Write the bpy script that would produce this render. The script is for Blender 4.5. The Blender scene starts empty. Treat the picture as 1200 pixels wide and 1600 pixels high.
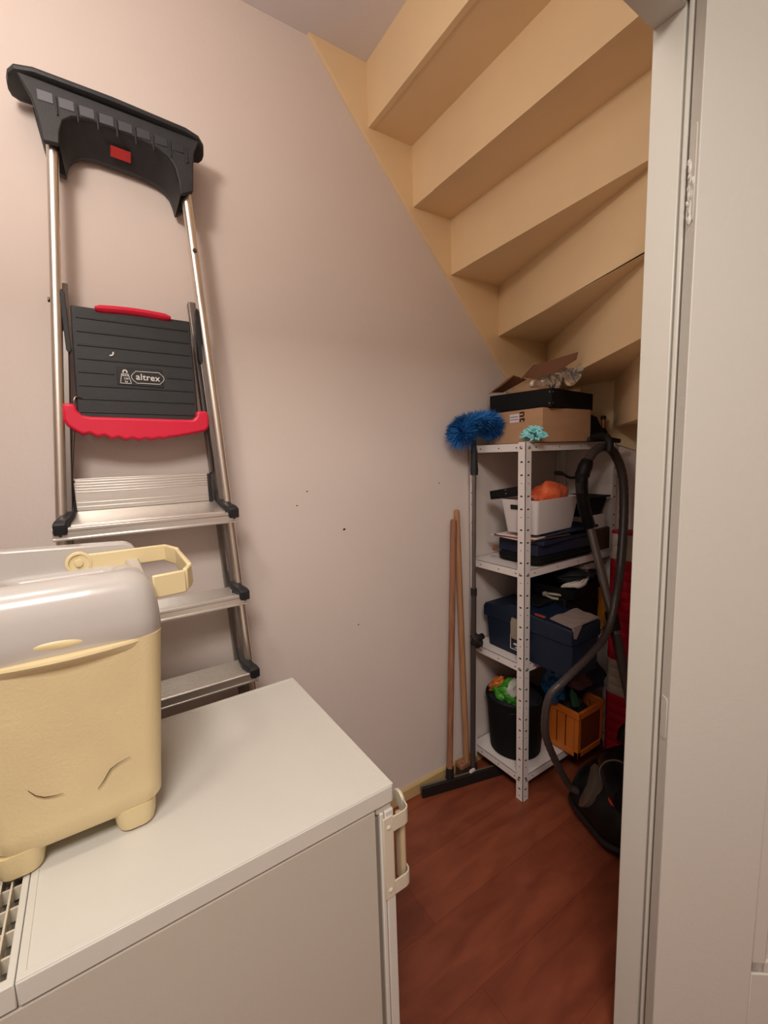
import bpy, bmesh, math, random
from mathutils import Vector, Matrix, noise
random.seed(7)
sc = bpy.context.scene
C = sc.collection
R = math.radians

# ------------------------------------------------------------------ camera, world, light
cam_d = bpy.data.cameras.new('camera'); cam = bpy.data.objects.new('camera', cam_d); C.objects.link(cam)
sc.camera = cam
yaw, pit, rol = R(-56.71511), R(7.367368), R(1.89382)
fw = Vector((math.sin(yaw)*math.cos(pit), math.cos(yaw)*math.cos(pit), -math.sin(pit)))
rt = Vector((math.cos(yaw), -math.sin(yaw), 0)); dn = fw.cross(rt)
r2 = rt*math.cos(rol)+dn*math.sin(rol); d2 = -rt*math.sin(rol)+dn*math.cos(rol)
m = Matrix((r2, -d2, -fw)).transposed().to_4x4(); m.translation = (0, 0, 1.4)
cam.matrix_world = m
cam_d.sensor_fit = 'HORIZONTAL'; cam_d.sensor_width = 36; cam_d.lens = 36*687.9/1200
cam_d.clip_start = 0.02

w = bpy.data.worlds.new('world'); sc.world = w; w.use_nodes = True
w.node_tree.nodes['Background'].inputs[0].default_value = (1, .9, .8, 1)
w.node_tree.nodes['Background'].inputs[1].default_value = 0.05
sc.view_settings.view_transform = 'Standard'; sc.view_settings.look = 'None'
sc.view_settings.gamma = 1; sc.view_settings.use_curve_mapping = False
sc.view_settings.exposure = 0.0

def lamp(name, kind, loc, power, col, size=.1, rot=None, size_y=None):
    d = bpy.data.lights.new(name, kind); d.energy = power; d.color = col
    if kind == 'AREA':
        d.size = size
        if size_y: d.shape = 'RECTANGLE'; d.size_y = size_y
    else: d.shadow_soft_size = size
    o = bpy.data.objects.new(name, d); C.objects.link(o); o.location = loc
    if rot: o.rotation_euler = rot
    return o
lamp('closet_ceiling_bulb', 'POINT', (-.56, -.24, 2.28), 13.5, (1, .92, .84), .09)
lamp('hall_fill_light', 'AREA', (.55, -.35, 2.60), 44, (1, .92, .85), .7)  # unseen soft fill, added to even out the bulb's falloff; no known hall fixture

# ------------------------------------------------------------------ materials
def srgb(c):
    return tuple((x/255/12.92 if x/255 <= .04045 else ((x/255+.055)/1.055)**2.4) for x in c)+(1,)
def mat(name, rgb, rough=.5, metal=0, bump=0, bscale=200, var=0, vscale=6, rgb2=None, coat=0, trans=0, ior=1.45, spec=.5, stretch=None, alpha=1):
    m = bpy.data.materials.new(name); m.use_nodes = True
    nt = m.node_tree; b = nt.nodes['Principled BSDF']
    b.inputs['Base Color'].default_value = srgb(rgb); b.inputs['Roughness'].default_value = rough
    b.inputs['Metallic'].default_value = metal; b.inputs['Coat Weight'].default_value = coat
    b.inputs['Transmission Weight'].default_value = trans; b.inputs['IOR'].default_value = ior
    b.inputs['Specular IOR Level'].default_value = spec; b.inputs['Alpha'].default_value = alpha
    tc = nt.nodes.new('ShaderNodeTexCoord'); src = tc.outputs['Object']
    if stretch:
        mp = nt.nodes.new('ShaderNodeMapping'); mp.inputs['Scale'].default_value = stretch
        nt.links.new(src, mp.inputs[0]); src = mp.outputs[0]
    if var or rgb2:
        n = nt.nodes.new('ShaderNodeTexNoise'); n.inputs['Scale'].default_value = vscale; n.inputs['Detail'].default_value = 5
        nt.links.new(src, n.inputs['Vector'])
        r = nt.nodes.new('ShaderNodeValToRGB'); r.color_ramp.elements[0].position = .35; r.color_ramp.elements[1].position = .65
        c0 = srgb(rgb); c1 = srgb(rgb2) if rgb2 else tuple(min(1, x*(1+var)) for x in c0[:3])+(1,)
        if not rgb2: c0 = tuple(x*(1-var) for x in c0[:3])+(1,)
        r.color_ramp.elements[0].color = c0; r.color_ramp.elements[1].color = c1
        nt.links.new(n.outputs[0], r.inputs[0]); nt.links.new(r.outputs[0], b.inputs['Base Color'])
    if bump:
        n = nt.nodes.new('ShaderNodeTexNoise'); n.inputs['Scale'].default_value = bscale; n.inputs['Detail'].default_value = 3
        nt.links.new(src, n.inputs['Vector'])
        bp = nt.nodes.new('ShaderNodeBump'); bp.inputs['Strength'].default_value = bump; bp.inputs['Distance'].default_value = .002
        nt.links.new(n.outputs[0], bp.inputs['Height']); nt.links.new(bp.outputs[0], b.inputs['Normal'])
    return m
WALL = mat('painted_plaster', (222, 209, 201), .75, bump=.25, bscale=90, var=.015, vscale=3)
CEIL = mat('ceiling_plaster', (226, 220, 220), .8, bump=.2, bscale=80)
CREAM = mat('cream_stair_paint', (238, 209, 165), .45, bump=.15, bscale=60, var=.03, vscale=4)
CREAMD = mat('cream_baseboard_paint', (196, 168, 118), .5, var=.05)
GLOSS = mat('white_gloss_paint', (206, 203, 193), .32, bump=.25, bscale=35, stretch=(1, 1, .08))
DOORP = mat('white_door_paint', (202, 199, 190), .42, bump=.2, bscale=120)
HALLW = mat('hall_plaster', (205, 196, 188), .8)
ALU = mat('brushed_aluminium', (232, 228, 222), .42, metal=1, bump=.1, bscale=300, stretch=(1, .05, 1))
ALUR = mat('aluminium_rail', (230, 222, 212), .33, metal=1, bump=.05, bscale=200, stretch=(1, 1, .05))
ALUD = mat('dull_aluminium', (140, 134, 130), .4, metal=1)
STEEL = mat('steel_wire', (110, 100, 96), .35, metal=1)
BLK = mat('black_plastic', (34, 34, 36), .5, bump=.2, bscale=300, var=.1, vscale=30)
DGREY = mat('dark_grey_plastic', (45, 46, 48), .5, bump=.2, bscale=250, var=.06, vscale=25)
RED = mat('red_plastic', (214, 30, 62), .42, bump=.1, bscale=200)
WHITEINK = mat('white_print', (225, 220, 214), .5)
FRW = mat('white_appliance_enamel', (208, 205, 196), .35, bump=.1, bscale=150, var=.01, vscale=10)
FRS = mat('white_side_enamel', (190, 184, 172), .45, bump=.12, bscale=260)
GASK = mat('grey_gasket', (120, 114, 104), .6)
BEIGE = mat('beige_plastic', (206, 196, 176), .4)
DARK = mat('dark_cavity', (22, 21, 20), .8)
BINC = mat('cream_bin_plastic', (222, 203, 158), .42, bump=.25, bscale=240, var=.03, vscale=9)
BINH = mat('yellow_handle_plastic', (224, 206, 160), .42)
BING = mat('grey_bin_plastic', (192, 186, 180), .25, bump=.05, bscale=100, coat=.3)
SHW = mat('white_coated_steel', (226, 218, 214), .4, bump=.05, bscale=100)
HOLE = mat('dark_slot', (40, 30, 28), .8)
BOLT = mat('zinc_bolt', (160, 150, 140), .4, metal=.8)
CARD = mat('brown_cardboard', (178, 138, 104), .85, bump=.2, bscale=120, var=.04, vscale=8, stretch=(1, 1, 4))
CARD2 = mat('dark_cardboard', (120, 80, 58), .85, bump=.2, bscale=100)
LAB = mat('white_paper', (215, 205, 205), .7)
INK = mat('dark_ink', (40, 28, 28), .7)
BLUE = mat('blue_bristle', (36, 112, 196), .5, rgb2=(70, 152, 222), vscale=40)
CYAN = mat('turquoise_chenille', (120, 205, 210), .9, rgb2=(165, 228, 228), vscale=60)
WOOD1 = mat('pine_stick', (160, 112, 86), .6, rgb2=(136, 90, 66), vscale=12, stretch=(8, 8, .6))
WOOD2 = mat('beech_stick', (178, 132, 94), .6, rgb2=(160, 114, 80), vscale=12, stretch=(8, 8, .6))
WPLAST = mat('white_plastic_basket', (214, 206, 204), .4)
ORANGE = mat('orange_bag', (232, 116, 74), .45, bump=1, bscale=28, rgb2=(214, 84, 46), vscale=16)
NAVY = mat('navy_plastic', (28, 34, 58), .5, var=.1)
BLKM = mat('black_matte', (16, 15, 16), .7, var=.1, spec=.25)
TOOLB = mat('blue_toolbox_plastic', (11, 27, 48), .5, bump=.1, bscale=120)
TGREY = mat('warm_grey_plastic', (150, 140, 124), .5)
GCLOTH = mat('grey_cloth', (138, 122, 116), .9, bump=.4, bscale=60)
PAPER = mat('off_white_fabric', (225, 212, 202), .8)
BBROWN = mat('brown_box_plastic', (88, 62, 48), .6)
NETY = mat('orange_net', (214, 120, 34), .7, rgb2=(120, 50, 22), vscale=45)
CRATE = mat('orange_crate_plastic', (208, 112, 36), .45, bump=.1)
CRATED = mat('dark_bag_fabric', (28, 27, 34), .7, var=.2, vscale=12)
BBAG = mat('blue_plastic_bag', (22, 70, 118), .35, bump=.8, bscale=30, rgb2=(30, 92, 140), vscale=12)
GREENB = mat('green_foil_bag', (70, 150, 44), .3, rgb2=(60, 132, 40), vscale=9, bump=.5, bscale=30)
WHITEF = mat('white_foil', (206, 206, 200), .35, bump=.5, bscale=30)
ORF = mat('orange_foil', (206, 116, 52), .35, bump=.5, bscale=30)
PREDM = mat('red_striped_fabric', (196, 22, 48), .6, bump=.2, bscale=60)
PWHT = mat('cream_striped_fabric', (206, 194, 176), .6, bump=.2, bscale=60)
HOSE = mat('dark_grey_hose', (66, 58, 56), .38)
TUBE = mat('grey_steel_tube', (132, 126, 124), .32, metal=.8)
VAC = mat('black_glossy_plastic', (14, 13, 14), .4, spec=.3)
SMOKE = mat('smoky_grey_plastic', (88, 76, 66), .3)
VBTN = mat('red_orange_button', (226, 70, 48), .4)
GLASS = mat('clear_plastic', (240, 240, 240), .06, trans=.95, ior=1.35)
RUB = mat('black_rubber', (24, 20, 20), .6)
MAUVE = mat('mauve_cloth', (96, 66, 70), .9, bump=.5, bscale=40)

def floor_mat():
    m = bpy.data.materials.new('red_brown_laminate'); m.use_nodes = True
    nt = m.node_tree; b = nt.nodes['Principled BSDF']; b.inputs['Roughness'].default_value = .42
    tc = nt.nodes.new('ShaderNodeTexCoord'); mp = nt.nodes.new('ShaderNodeMapping')
    mp.inputs['Rotation'].default_value = (0, 0, R(90))
    nt.links.new(tc.outputs['Object'], mp.inputs[0])
    br = nt.nodes.new('ShaderNodeTexBrick'); br.inputs['Scale'].default_value = 1
    br.inputs['Brick Width'].default_value = 1.2; br.inputs['Row Height'].default_value = .19; br.inputs['Mortar Size'].default_value = .0012
    br.inputs['Color1'].default_value = srgb((136, 70, 46)); br.inputs['Color2'].default_value = srgb((124, 62, 42)); br.inputs['Mortar'].default_value = srgb((112, 50, 32))
    nt.links.new(mp.outputs[0], br.inputs[0])
    m2 = nt.nodes.new('ShaderNodeMapping'); m2.inputs['Scale'].default_value = (9, 2.2, 1)
    nt.links.new(tc.outputs['Object'], m2.inputs[0])
    n = nt.nodes.new('ShaderNodeTexNoise'); n.inputs['Scale'].default_value = 2.2; n.inputs['Detail'].default_value = 6; n.inputs['Distortion'].default_value = .7
    nt.links.new(m2.outputs[0], n.inputs[0])
    cr = nt.nodes.new('ShaderNodeValToRGB'); cr.color_ramp.elements[0].position = .35; cr.color_ramp.elements[1].position = .7
    cr.color_ramp.elements[0].color = (.78, .74, .72, 1); cr.color_ramp.elements[1].color = (1.15, 1.2, 1.2, 1)
    nt.links.new(n.outputs[0], cr.inputs[0])
    mx = nt.nodes.new('ShaderNodeMix'); mx.data_type = 'RGBA'; mx.blend_type = 'MULTIPLY'; mx.inputs[0].default_value = 1
    nt.links.new(br.outputs[0], mx.inputs[6]); nt.links.new(cr.outputs[0], mx.inputs[7]); nt.links.new(mx.outputs[2], b.inputs['Base Color'])
    return m
FLOOR = floor_mat()

# ------------------------------------------------------------------ mesh helpers
class MB:
    def __init__(s): s.v = []; s.f = []; s.mi = []; s.M = Matrix(); s.cur = 0
    def add(s, vs, fs):
        o = len(s.v); s.v += [s.M @ Vector(v) for v in vs]
        for f in fs: s.f.append([o+i for i in f]); s.mi.append(s.cur)
    def box(s, x0, x1, y0, y1, z0, z1):
        vs = [(x, y, z) for x in (x0, x1) for y in (y0, y1) for z in (z0, z1)]
        s.add(vs, [(0, 1, 3, 2), (4, 6, 7, 5), (0, 4, 5, 1), (2, 3, 7, 6), (0, 2, 6, 4), (1, 5, 7, 3)]); return s
    def hexa(s, p):   # 8 points: bottom 4 then top 4, same order round
        s.add(p, [(3, 2, 1, 0), (4, 5, 6, 7), (0, 1, 5, 4), (1, 2, 6, 5), (2, 3, 7, 6), (3, 0, 4, 7)]); return s
    def prism(s, poly, a0, a1, axis='x'):   # poly in the two other axes
        def P(a, u, v): return {'x': (a, u, v), 'y': (u, a, v), 'z': (u, v, a)}[axis]
        n = len(poly)
        vs = [P(a0, *q) for q in poly]+[P(a1, *q) for q in poly]
        s.add(vs, [tuple(range(n))[::-1], tuple(range(n, 2*n))]+[(i, (i+1) % n, n+(i+1) % n, n+i) for i in range(n)]); return s
    def rings(s, rings, cap=True, closed=True):
        n = len(rings[0]); vs = [p for r in rings for p in r]; fs = []
        for k in range(len(rings)-1):
            for i in range(n if closed else n-1):
                j = (i+1) % n; fs.append((k*n+i, k*n+j, (k+1)*n+j, (k+1)*n+i))
        if cap: fs += [tuple(range(n))[::-1], tuple(range((len(rings)-1)*n, len(rings)*n))]
        s.add(vs, fs); return s
    def tube(s, path, r, n=14, cap=True, flat=1.0):
        path = [Vector(p) for p in path]; rs = r if isinstance(r, (list, tuple)) else [r]*len(path)
        rings = []; up = None
        for i, p in enumerate(path):
            t = (path[min(i+1, len(path)-1)]-path[max(i-1, 0)]).normalized()
            if up is None:
                up = Vector((0, 0, 1)) if abs(t.z) < .9 else Vector((1, 0, 0))
            a = (up-t*up.dot(t)).normalized(); b = t.cross(a); up = a
            rings.append([p+(a*math.cos(k*math.tau/n)+b*math.sin(k*math.tau/n)*flat)*rs[i] for k in range(n)])
        return s.rings(rings, cap)
    def lathe(s, prof, c=(0, 0, 0), axis='z', n=32):
        rings = []
        for r, h in prof:
            ring = []
            for k in range(n):
                a = k*math.tau/n; u, v = r*math.cos(a), r*math.sin(a)
                p = {'z': (u, v, h), 'x': (h, u, v), 'y': (v, h, u)}[axis]
                ring.append((p[0]+c[0], p[1]+c[1], p[2]+c[2]))
            rings.append(ring)
        return s.rings(rings)
    def rrect(s, secs, seg=6):  # secs: (z, cx, cy, hx, hy, rad) loft of rounded rectangles
        rings = []
        for z, cx, cy, hx, hy, rad in secs:
            ring = []
            for qx, qy, a0 in ((1, 1, 0), (-1, 1, 90), (-1, -1, 180), (1, -1, 270)):
                for k in range(seg+1):
                    a = R(a0+90*k/seg); ring.append((cx+qx*(hx-rad)+rad*math.cos(a), cy+qy*(hy-rad)+rad*math.sin(a), z))
            rings.append(ring)
        return s.rings(rings)
    def blob(s, c, r, seed=0, amp=.25, fr=8, sub=3):
        bm = bmesh.new(); bmesh.ops.create_icosphere(bm, subdivisions=sub, radius=1)
        vs = []
        for v in bm.verts:
            d = v.co.normalized(); q = 1+amp*noise.noise(d*fr*.25+Vector((seed, seed*2, 0)))+amp*.4*noise.noise(d*fr+Vector((seed, 0, seed)))
            vs.append((c[0]+d.x*r[0]*q, c[1]+d.y*r[1]*q, c[2]+d.z*r[2]*q))
        s.add(vs, [[v.index for v in f.verts] for f in bm.faces]); bm.free(); return s
    def build(s, name, mats, parent=None, bevel=0, seg=2, loc=None, ang=35):
        mats = mats if isinstance(mats, (list, tuple)) else [mats]
        me = bpy.data.meshes.new(name)
        if parent is not None: off = root_loc(parent)
        elif loc is not None: off = Vector(loc)
        else:
            xs = [v.x for v in s.v]; ys = [v.y for v in s.v]
            off = Vector(((min(xs)+max(xs))/2, (min(ys)+max(ys))/2, min(v.z for v in s.v)))
        me.from_pydata([v-off for v in s.v], [], s.f)
        for q in mats: me.materials.append(q)
        bm = bmesh.new(); bm.from_mesh(me); bm.faces.ensure_lookup_table()
        for f, i in zip(bm.faces, s.mi): f.material_index = i
        bmesh.ops.recalc_face_normals(bm, faces=bm.faces); bm.to_mesh(me); bm.free()
        for p in me.polygons: p.use_smooth = True
        me.set_sharp_from_angle(angle=R(ang))
        o = bpy.data.objects.new(name, me); C.objects.link(o)
        if parent is not None: o.parent = parent
        else: o.location = off
        if bevel:
            b = o.modifiers.new('bevel', 'BEVEL'); b.width = bevel; b.segments = seg; b.limit_method = 'ANGLE'; b.angle_limit = R(ang)
        return o
def root_loc(o):
    while o.parent is not None: o = o.parent
    return Vector(o.location)
def thing(name, label, cat, loc, group=None):
    o = bpy.data.objects.new(name, None); C.objects.link(o); o.location = loc; o.empty_display_size = .05
    o['label'] = label; o['category'] = cat
    if group: o['group'] = group
    return o
def tag(o, label, cat, group=None, kind=None):
    o['label'] = label; o['category'] = cat
    if group: o['group'] = group
    if kind: o['kind'] = kind
    return o
def struct(o, label=None):
    o['kind'] = 'structure'
    if label: o['label'] = label
    return o
def smooth(path, k=6):
    P = [Vector(p) for p in path]; P = [P[0]*2-P[1]]+P+[P[-1]*2-P[-2]]; out = []
    for i in range(1, len(P)-2):
        a, b, c, d = P[i-1:i+3]
        for j in range(k):
            t = j/k
            out.append(.5*((2*b)+(c-a)*t+(2*a-5*b+4*c-d)*t*t+(3*b-a-3*c+d)*t**3))
    out.append(P[-2]); return out
def text(body, name, mt, parent, size, org, right, up, extrude=.0004, bold=0, align='CENTER'):
    cu = bpy.data.curves.new(name, 'FONT'); cu.body = body; cu.size = size; cu.extrude = extrude; cu.offset = bold; cu.space_character = 1.06
    cu.align_x = align; cu.align_y = 'CENTER'
    o = bpy.data.objects.new(name+'_tmp', cu); C.objects.link(o)
    dg = bpy.context.evaluated_depsgraph_get(); dg.update()
    me = bpy.data.meshes.new_from_object(o.evaluated_get(dg)); bpy.data.objects.remove(o); bpy.data.curves.remove(cu)
    r_ = Vector(right).normalized(); u_ = Vector(up).normalized(); n_ = r_.cross(u_)
    M = Matrix((r_, u_, n_)).transposed().to_4x4(); M.translation = Vector(org)-root_loc(parent)
    me.transform(M); me.materials.clear(); me.materials.append(mt)
    q = bpy.data.objects.new(name, me); C.objects.link(q); q.parent = parent; return q

WX = -1.344     # face of the left wall
FY = 1.93       # face of the far wall
CZ = 2.65       # ceiling

# ------------------------------------------------------------------ setting
struct(MB().box(-1.5, 1.6, -1.8, 2.05, -.05, 0).build('floor', FLOOR))
struct(MB().box(WX-.12, WX, -1.8, FY+.12, 0, 3.4).build('wall_left', WALL), 'long off-white plaster wall behind the ladder')
struct(MB().box(WX, 1.6, FY, FY+.12, 0, 3.4).build('wall_far', WALL))
struct(MB().box(WX, 1.6, -1.92, -1.8, 0, CZ).build('wall_back', HALLW))
struct(MB().box(1.6, 1.72, -1.92, FY, 0, CZ).build('wall_hall', HALLW))
c = MB(); c.box(WX-.12, -.457, -1.8, .862, CZ, CZ+.06); c.box(-.457, 1.6, -1.8, FY, CZ, CZ+.06)
struct(c.build('ceiling', CEIL))
p = MB(); p.box(-.457, -.40, -1.8, -.32, 0, CZ); p.box(-.457, -.40, -.32, .93, 2.155, CZ); p.box(-.457, -.40, .93, FY, 0, 3.4)
struct(p.build('wall_right', WALL))
b = MB()
b.prism([(WX+.0, 0), (WX+.012, 0), (WX+.012, .045), (WX+.006, .052), (WX, .052)], -1.8, FY, 'y')
struct(b.build('baseboard_left', CREAMD))
# door frame : jamb with a stop groove, and the head
j = MB(); j.box(-.457, -.404, .90, .93, 0, 2.155); j.box(-.404, -.3995, .906, .93, 0, 2.155); j.box(-.3995, -.392, .899, .93, 0, 2.155)
struct(j.build('door_frame_1', GLOSS, bevel=.0018), 'white gloss painted door jamb right of the closet opening')
j = MB(); j.box(-.457, -.404, -.32, .90, 2.125, 2.155); j.box(-.392, -.38, -.38, .985, 2.14, 2.22)
struct(j.build('door_frame_2', GLOSS, bevel=.002))
j = MB(); j.box(-.457, -.392, -.35, -.32, 0, 2.155)
struct(j.build('door_frame_3', GLOSS, bevel=.002))
# the open door leaf, hinged on the jamb
a = R(38); u = Vector((math.sin(a), math.cos(a), 0)); nv = Vector((u.y, -u.x, 0))
door = thing('door_1', 'open white panelled door hinged on the right of the opening', 'door', (-.389, .897, 0)); door['kind'] = 'structure'
def DL(s, t, z): return Vector((-.388, .897, 0))+u*s+nv*t+Vector((0, 0, z))
T = .030
def leafbox(mb, s0, s1, t0, t1, z0, z1): mb.hexa([DL(s0, t0, z0), DL(s1, t0, z0), DL(s1, t1, z0), DL(s0, t1, z0), DL(s0, t0, z1), DL(s1, t0, z1), DL(s1, t1, z1), DL(s0, t1, z1)])
LW = .83
mb = MB()
leafbox(mb, 0, .188, 0, T, .008, 2.13); leafbox(mb, LW-.12, LW, 0, T, .008, 2.13)
leafbox(mb, .188, LW-.12, 0, T, .008, .32); leafbox(mb, .188, LW-.12, 0, T, .95, 1.12); leafbox(mb, .188, LW-.12, 0, T, 2.0, 2.13)
leafbox(mb, .188, LW-.12, .006, T-.012, .32, 2.0)
mb.build('door_leaf', DOORP, door, bevel=.0015)
mb = MB()
for z0, z1 in ((.32, .95),):
    for k, (s0, s1) in enumerate(((.188, .218), (LW-.15, LW-.12))): leafbox(mb, s0, s1, T-.013, T-.003, z0, z1)
    leafbox(mb, .188, LW-.12, T-.013, T-.003, z0, z0+.028); leafbox(mb, .188, LW-.12, T-.013, T-.003, z1-.028, z1)
mb.build('panel_moulding', DOORP, door, bevel=.004, seg=3)
for z0, z1, rough in ((.83, .915, 0), (1.775, 1.925, 1)):
    mb = MB()
    n = 12; pts = []
    for i in range(n):
        ang = math.tau*i/n; pts.append((.0145+.0085*math.cos(ang)*(1 if not rough else .8), (z0+z1)/2+(z1-z0)/2*(.86+.14*abs(math.sin(ang)))*(1 if math.sin(ang) > 0 else -1)))
    pts = [(.006, z0), (.004, z0+.006), (.004, z1-.006), (.006, z1), (.022, z1), (.024, z1-.006), (.024, z0+.006), (.022, z0)]
    vs = [DL(-.0016, t, z) for t, z in pts]+[DL(0, t, z) for t, z in pts]; q = len(pts)
    mb.add(vs, [tuple(range(q)), tuple(range(q, 2*q))[::-1]]+[(i, (i+1) % q, q+(i+1) % q, q+i) for i in range(q)])
    hg = mb.build('hinge', GLOSS, door, bevel=.0006)
    if rough:
        mb = MB()
        for i in range(16):
            zz = random.uniform(z0, z0+.10); tt = random.uniform(.006, .022)
            cpos = DL(-.002, tt, zz); mb.blob(cpos, (.0015+random.random()*.002, .002, .004+random.random()*.009), i, .5, 6, 1)
        mb.build('chipped_paint', GLOSS, door)
# small filled nail holes and marks on the left wall
for i, (y, z, r_) in enumerate(((.583, 1.29, .0028), (.545, 1.246, .0028), (.714, 1.148, .0055), (.755, .791, .003), (1.15, 1.282, .003))):
    mb = MB(); mb.blob((WX, y, z), (.0012, r_, r_*.7), i, .5, 8, 2)
    o = mb.build('nail_hole', DARK if i == 2 else HOLE)
    tag(o, ['small dark screw hole high on the wall right of the ladder', 'small dark nail hole just below and left of another', 'largest chipped dark hole in the middle of the wall',
            'faint dark mark low on the wall above the fridge', 'tiny nail hole in the wall left of the shelving top'][i], 'hole'); o['kind'] = 'structure'
mb = MB(); mb.box(WX, WX+.001, -.018, -.006, 1.463, 1.471)
tag(mb.build('filler_patch', LAB), 'tiny white filler patch on the wall below the red ladder bar', 'patch')['kind'] = 'structure'

# ------------------------------------------------------------------ stairs seen from below
st = thing('winder_stairs', 'cream painted winding stairs seen from below over the closet', 'stairs', (-.9, 1.4, 1.4)); st['kind'] = 'structure'
NW = (-.40, 1.085)
def riser(p0, p1, z0, z1, th=.018, lip=0):
    p0, p1 = Vector((*p0, 0)), Vector((*p1, 0)); d = (p1-p0).normalized(); n = Vector((-d.y, d.x, 0)) * th
    if n.y < 0: n = -n
    mb = MB(); mb.hexa([p0+Vector((0, 0, z0)), p1+Vector((0, 0, z0)), p1+n+Vector((0, 0, z0)), p0+n+Vector((0, 0, z0)),
                        p0+Vector((0, 0, z1)), p1+Vector((0, 0, z1)), p1+n+Vector((0, 0, z1)), p0+n+Vector((0, 0, z1))])
    return mb
XL, XR = WX+.012, -.458
Zb = [2.462, 2.268, 2.074, 1.880, 1.687, 1.490]
RS = [((XL, .862), (XR, .844)), ((XL, 1.040), (XR, 1.016)), ((XL, 1.216), (XR, 1.165)), ((XL, 1.478), (XR, 1.150)),
      ((XL, 1.80), (XR, 1.112)), ((-1.085, FY), (XR, 1.085)), ((-.66, FY), (XR, 1.075))]
tops = [2.72]+[z for z in Zb]
for k in range(6):
    (a0, a1) = RS[k]
    riser(a0, a1, Zb[k]-.002, tops[k]+.02).build('riser', CREAM, st, bevel=.0008)
riser(*RS[6], 1.29, 1.51).build('riser', CREAM, st)
for k in range(6):
    f0, f1 = RS[k]; b0, b1 = RS[k+1]
    poly = [f0, f1, b1, b0]
    if k == 4: poly = [f0, f1, b1, b0, (XL, FY)]
    poly2 = [(x, y+(.004 if i < 2 else .03)) for i, (x, y) in enumerate(poly)]
    if k >= 4: poly2 = [(x, min(y, FY)) for x, y in poly2]
    mb = MB(); mb.prism(poly2, Zb[k], Zb[k]+.030, 'z'); mb.build('tread', CREAM, st, bevel=.0008)
    # board edge that stands proud along the foot of the riser
    if k in (1, 2):
        d = (Vector(f1)-Vector(f0)).normalized()
        q0 = (f0[0]+d.x*.12, f0[1]+d.y*.12-.0035); mb = riser(q0, (f1[0], f1[1]-.005), Zb[k]-.0035, Zb[k]+.006, .01)
        mb.build('tread_edge', CREAM, st)
poly = [(.655, 2.66), (.865, 2.66), (1.3, 2.66), (1.3, 2.42), (1.6, 2.2), (FY, 1.95), (FY, 1.44), (1.80, 1.500), (1.66, 1.60), (1.53, 1.715), (1.36, 1.895), (1.186, 2.078), (1.012, 2.262), (.80, 2.49)]
MB().prism(poly, WX, WX+.013, 'x').build('wall_stringer', CREAM, st, bevel=.001)
MB().prism([(WX, 1.95), (-.457, 1.95), (-.457, 1.20), (-.80, 1.325), (-1.10, 1.428), (WX, 1.44)], FY-.013, FY, 'y').build('far_stringer', CREAM, st, bevel=.001)

# ------------------------------------------------------------------ step ladder
lad = thing('step_ladder', 'folded aluminium step ladder with black top tray and red grips, leaning on the wall', 'ladder', (-1.25, .12, 0))
def lx(z): return WX+.088+(2.08-z)*.030           # front face of the front rails
def yl(z): return -.003-(2.08-z)*.082
def yr(z): return .266+(2.08-z)*.046
for fn in (yl, yr):
    zs = [0.0, .4, .8, 1.2, 1.6, 1.9, 2.10]; rings = []
    for z in zs:
        x, y = lx(z), fn(z); hw = .0115
        rings.append([(x-.010+.010*math.cos(t)*1.0 - (.008 if math.cos(t) < 0 else 0), y+hw*math.sin(t), z) for t in [k*math.tau/20 for k in range(20)]])
    MB().rings(rings).build('front_rail', ALUR, lad)
    sgn = 1 if fn is yl else -1
    rings = []
    for z in [0.02, .6, 1.2, 1.70]:
        x, y = lx(z)-.022, fn(z)+sgn*.014; rings.append([(x+dx, y+dy, z) for dx, dy in ((-.004, -.007), (.014, -.007), (.014, .007), (-.004, .007))])
    MB().rings(rings).build('inner_rail', ALUD, lad, bevel=.001)
    rings = []
    for z in [0.02, .6, 1.2, 1.82]:
        x, y = WX+.030+(1.82-z)*.006, fn(z)+sgn*.012; rings.append([(x+dx, y+dy, z) for dx, dy in ((-.012, -.009), (.012, -.009), (.012, .009), (-.012, .009))])
    MB().rings(rings).build('rear_rail', ALUD, lad, bevel=.002)
    mb = MB(); yy = fn(1.70)+sgn*.018
    mb.prism([(yy-.005, 1.66), (yy, 1.65), (yy+.005, 1.66), (yy+.005, 1.78), (yy, 1.79), (yy-.005, 1.78)], lx(1.7)-.022, lx(1.7)-.004, 'x')
    mb.build('hinge_plate', BLK, lad, bevel=.001)
    z = 1.93 if fn is yr else 1.765
    mb = MB(); mb.lathe([(.0055, 0), (.0055, .003), (.003, .005)], (fn(z)*0+lx(z)-.001 if fn is yr else lx(z)-.012, fn(z)+(.0 if fn is yr else -.015), z), 'x' if fn is yr else 'y', 12)
    mb.build('rivet', STEEL, lad)
    mb = MB(); mb.rrect([(0, lx(0)-.012, fn(0), .02, .018, .006), (.035, lx(0)-.012, fn(0), .017, .016, .006)]); mb.build('rubber_foot', RUB, lad)
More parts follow.
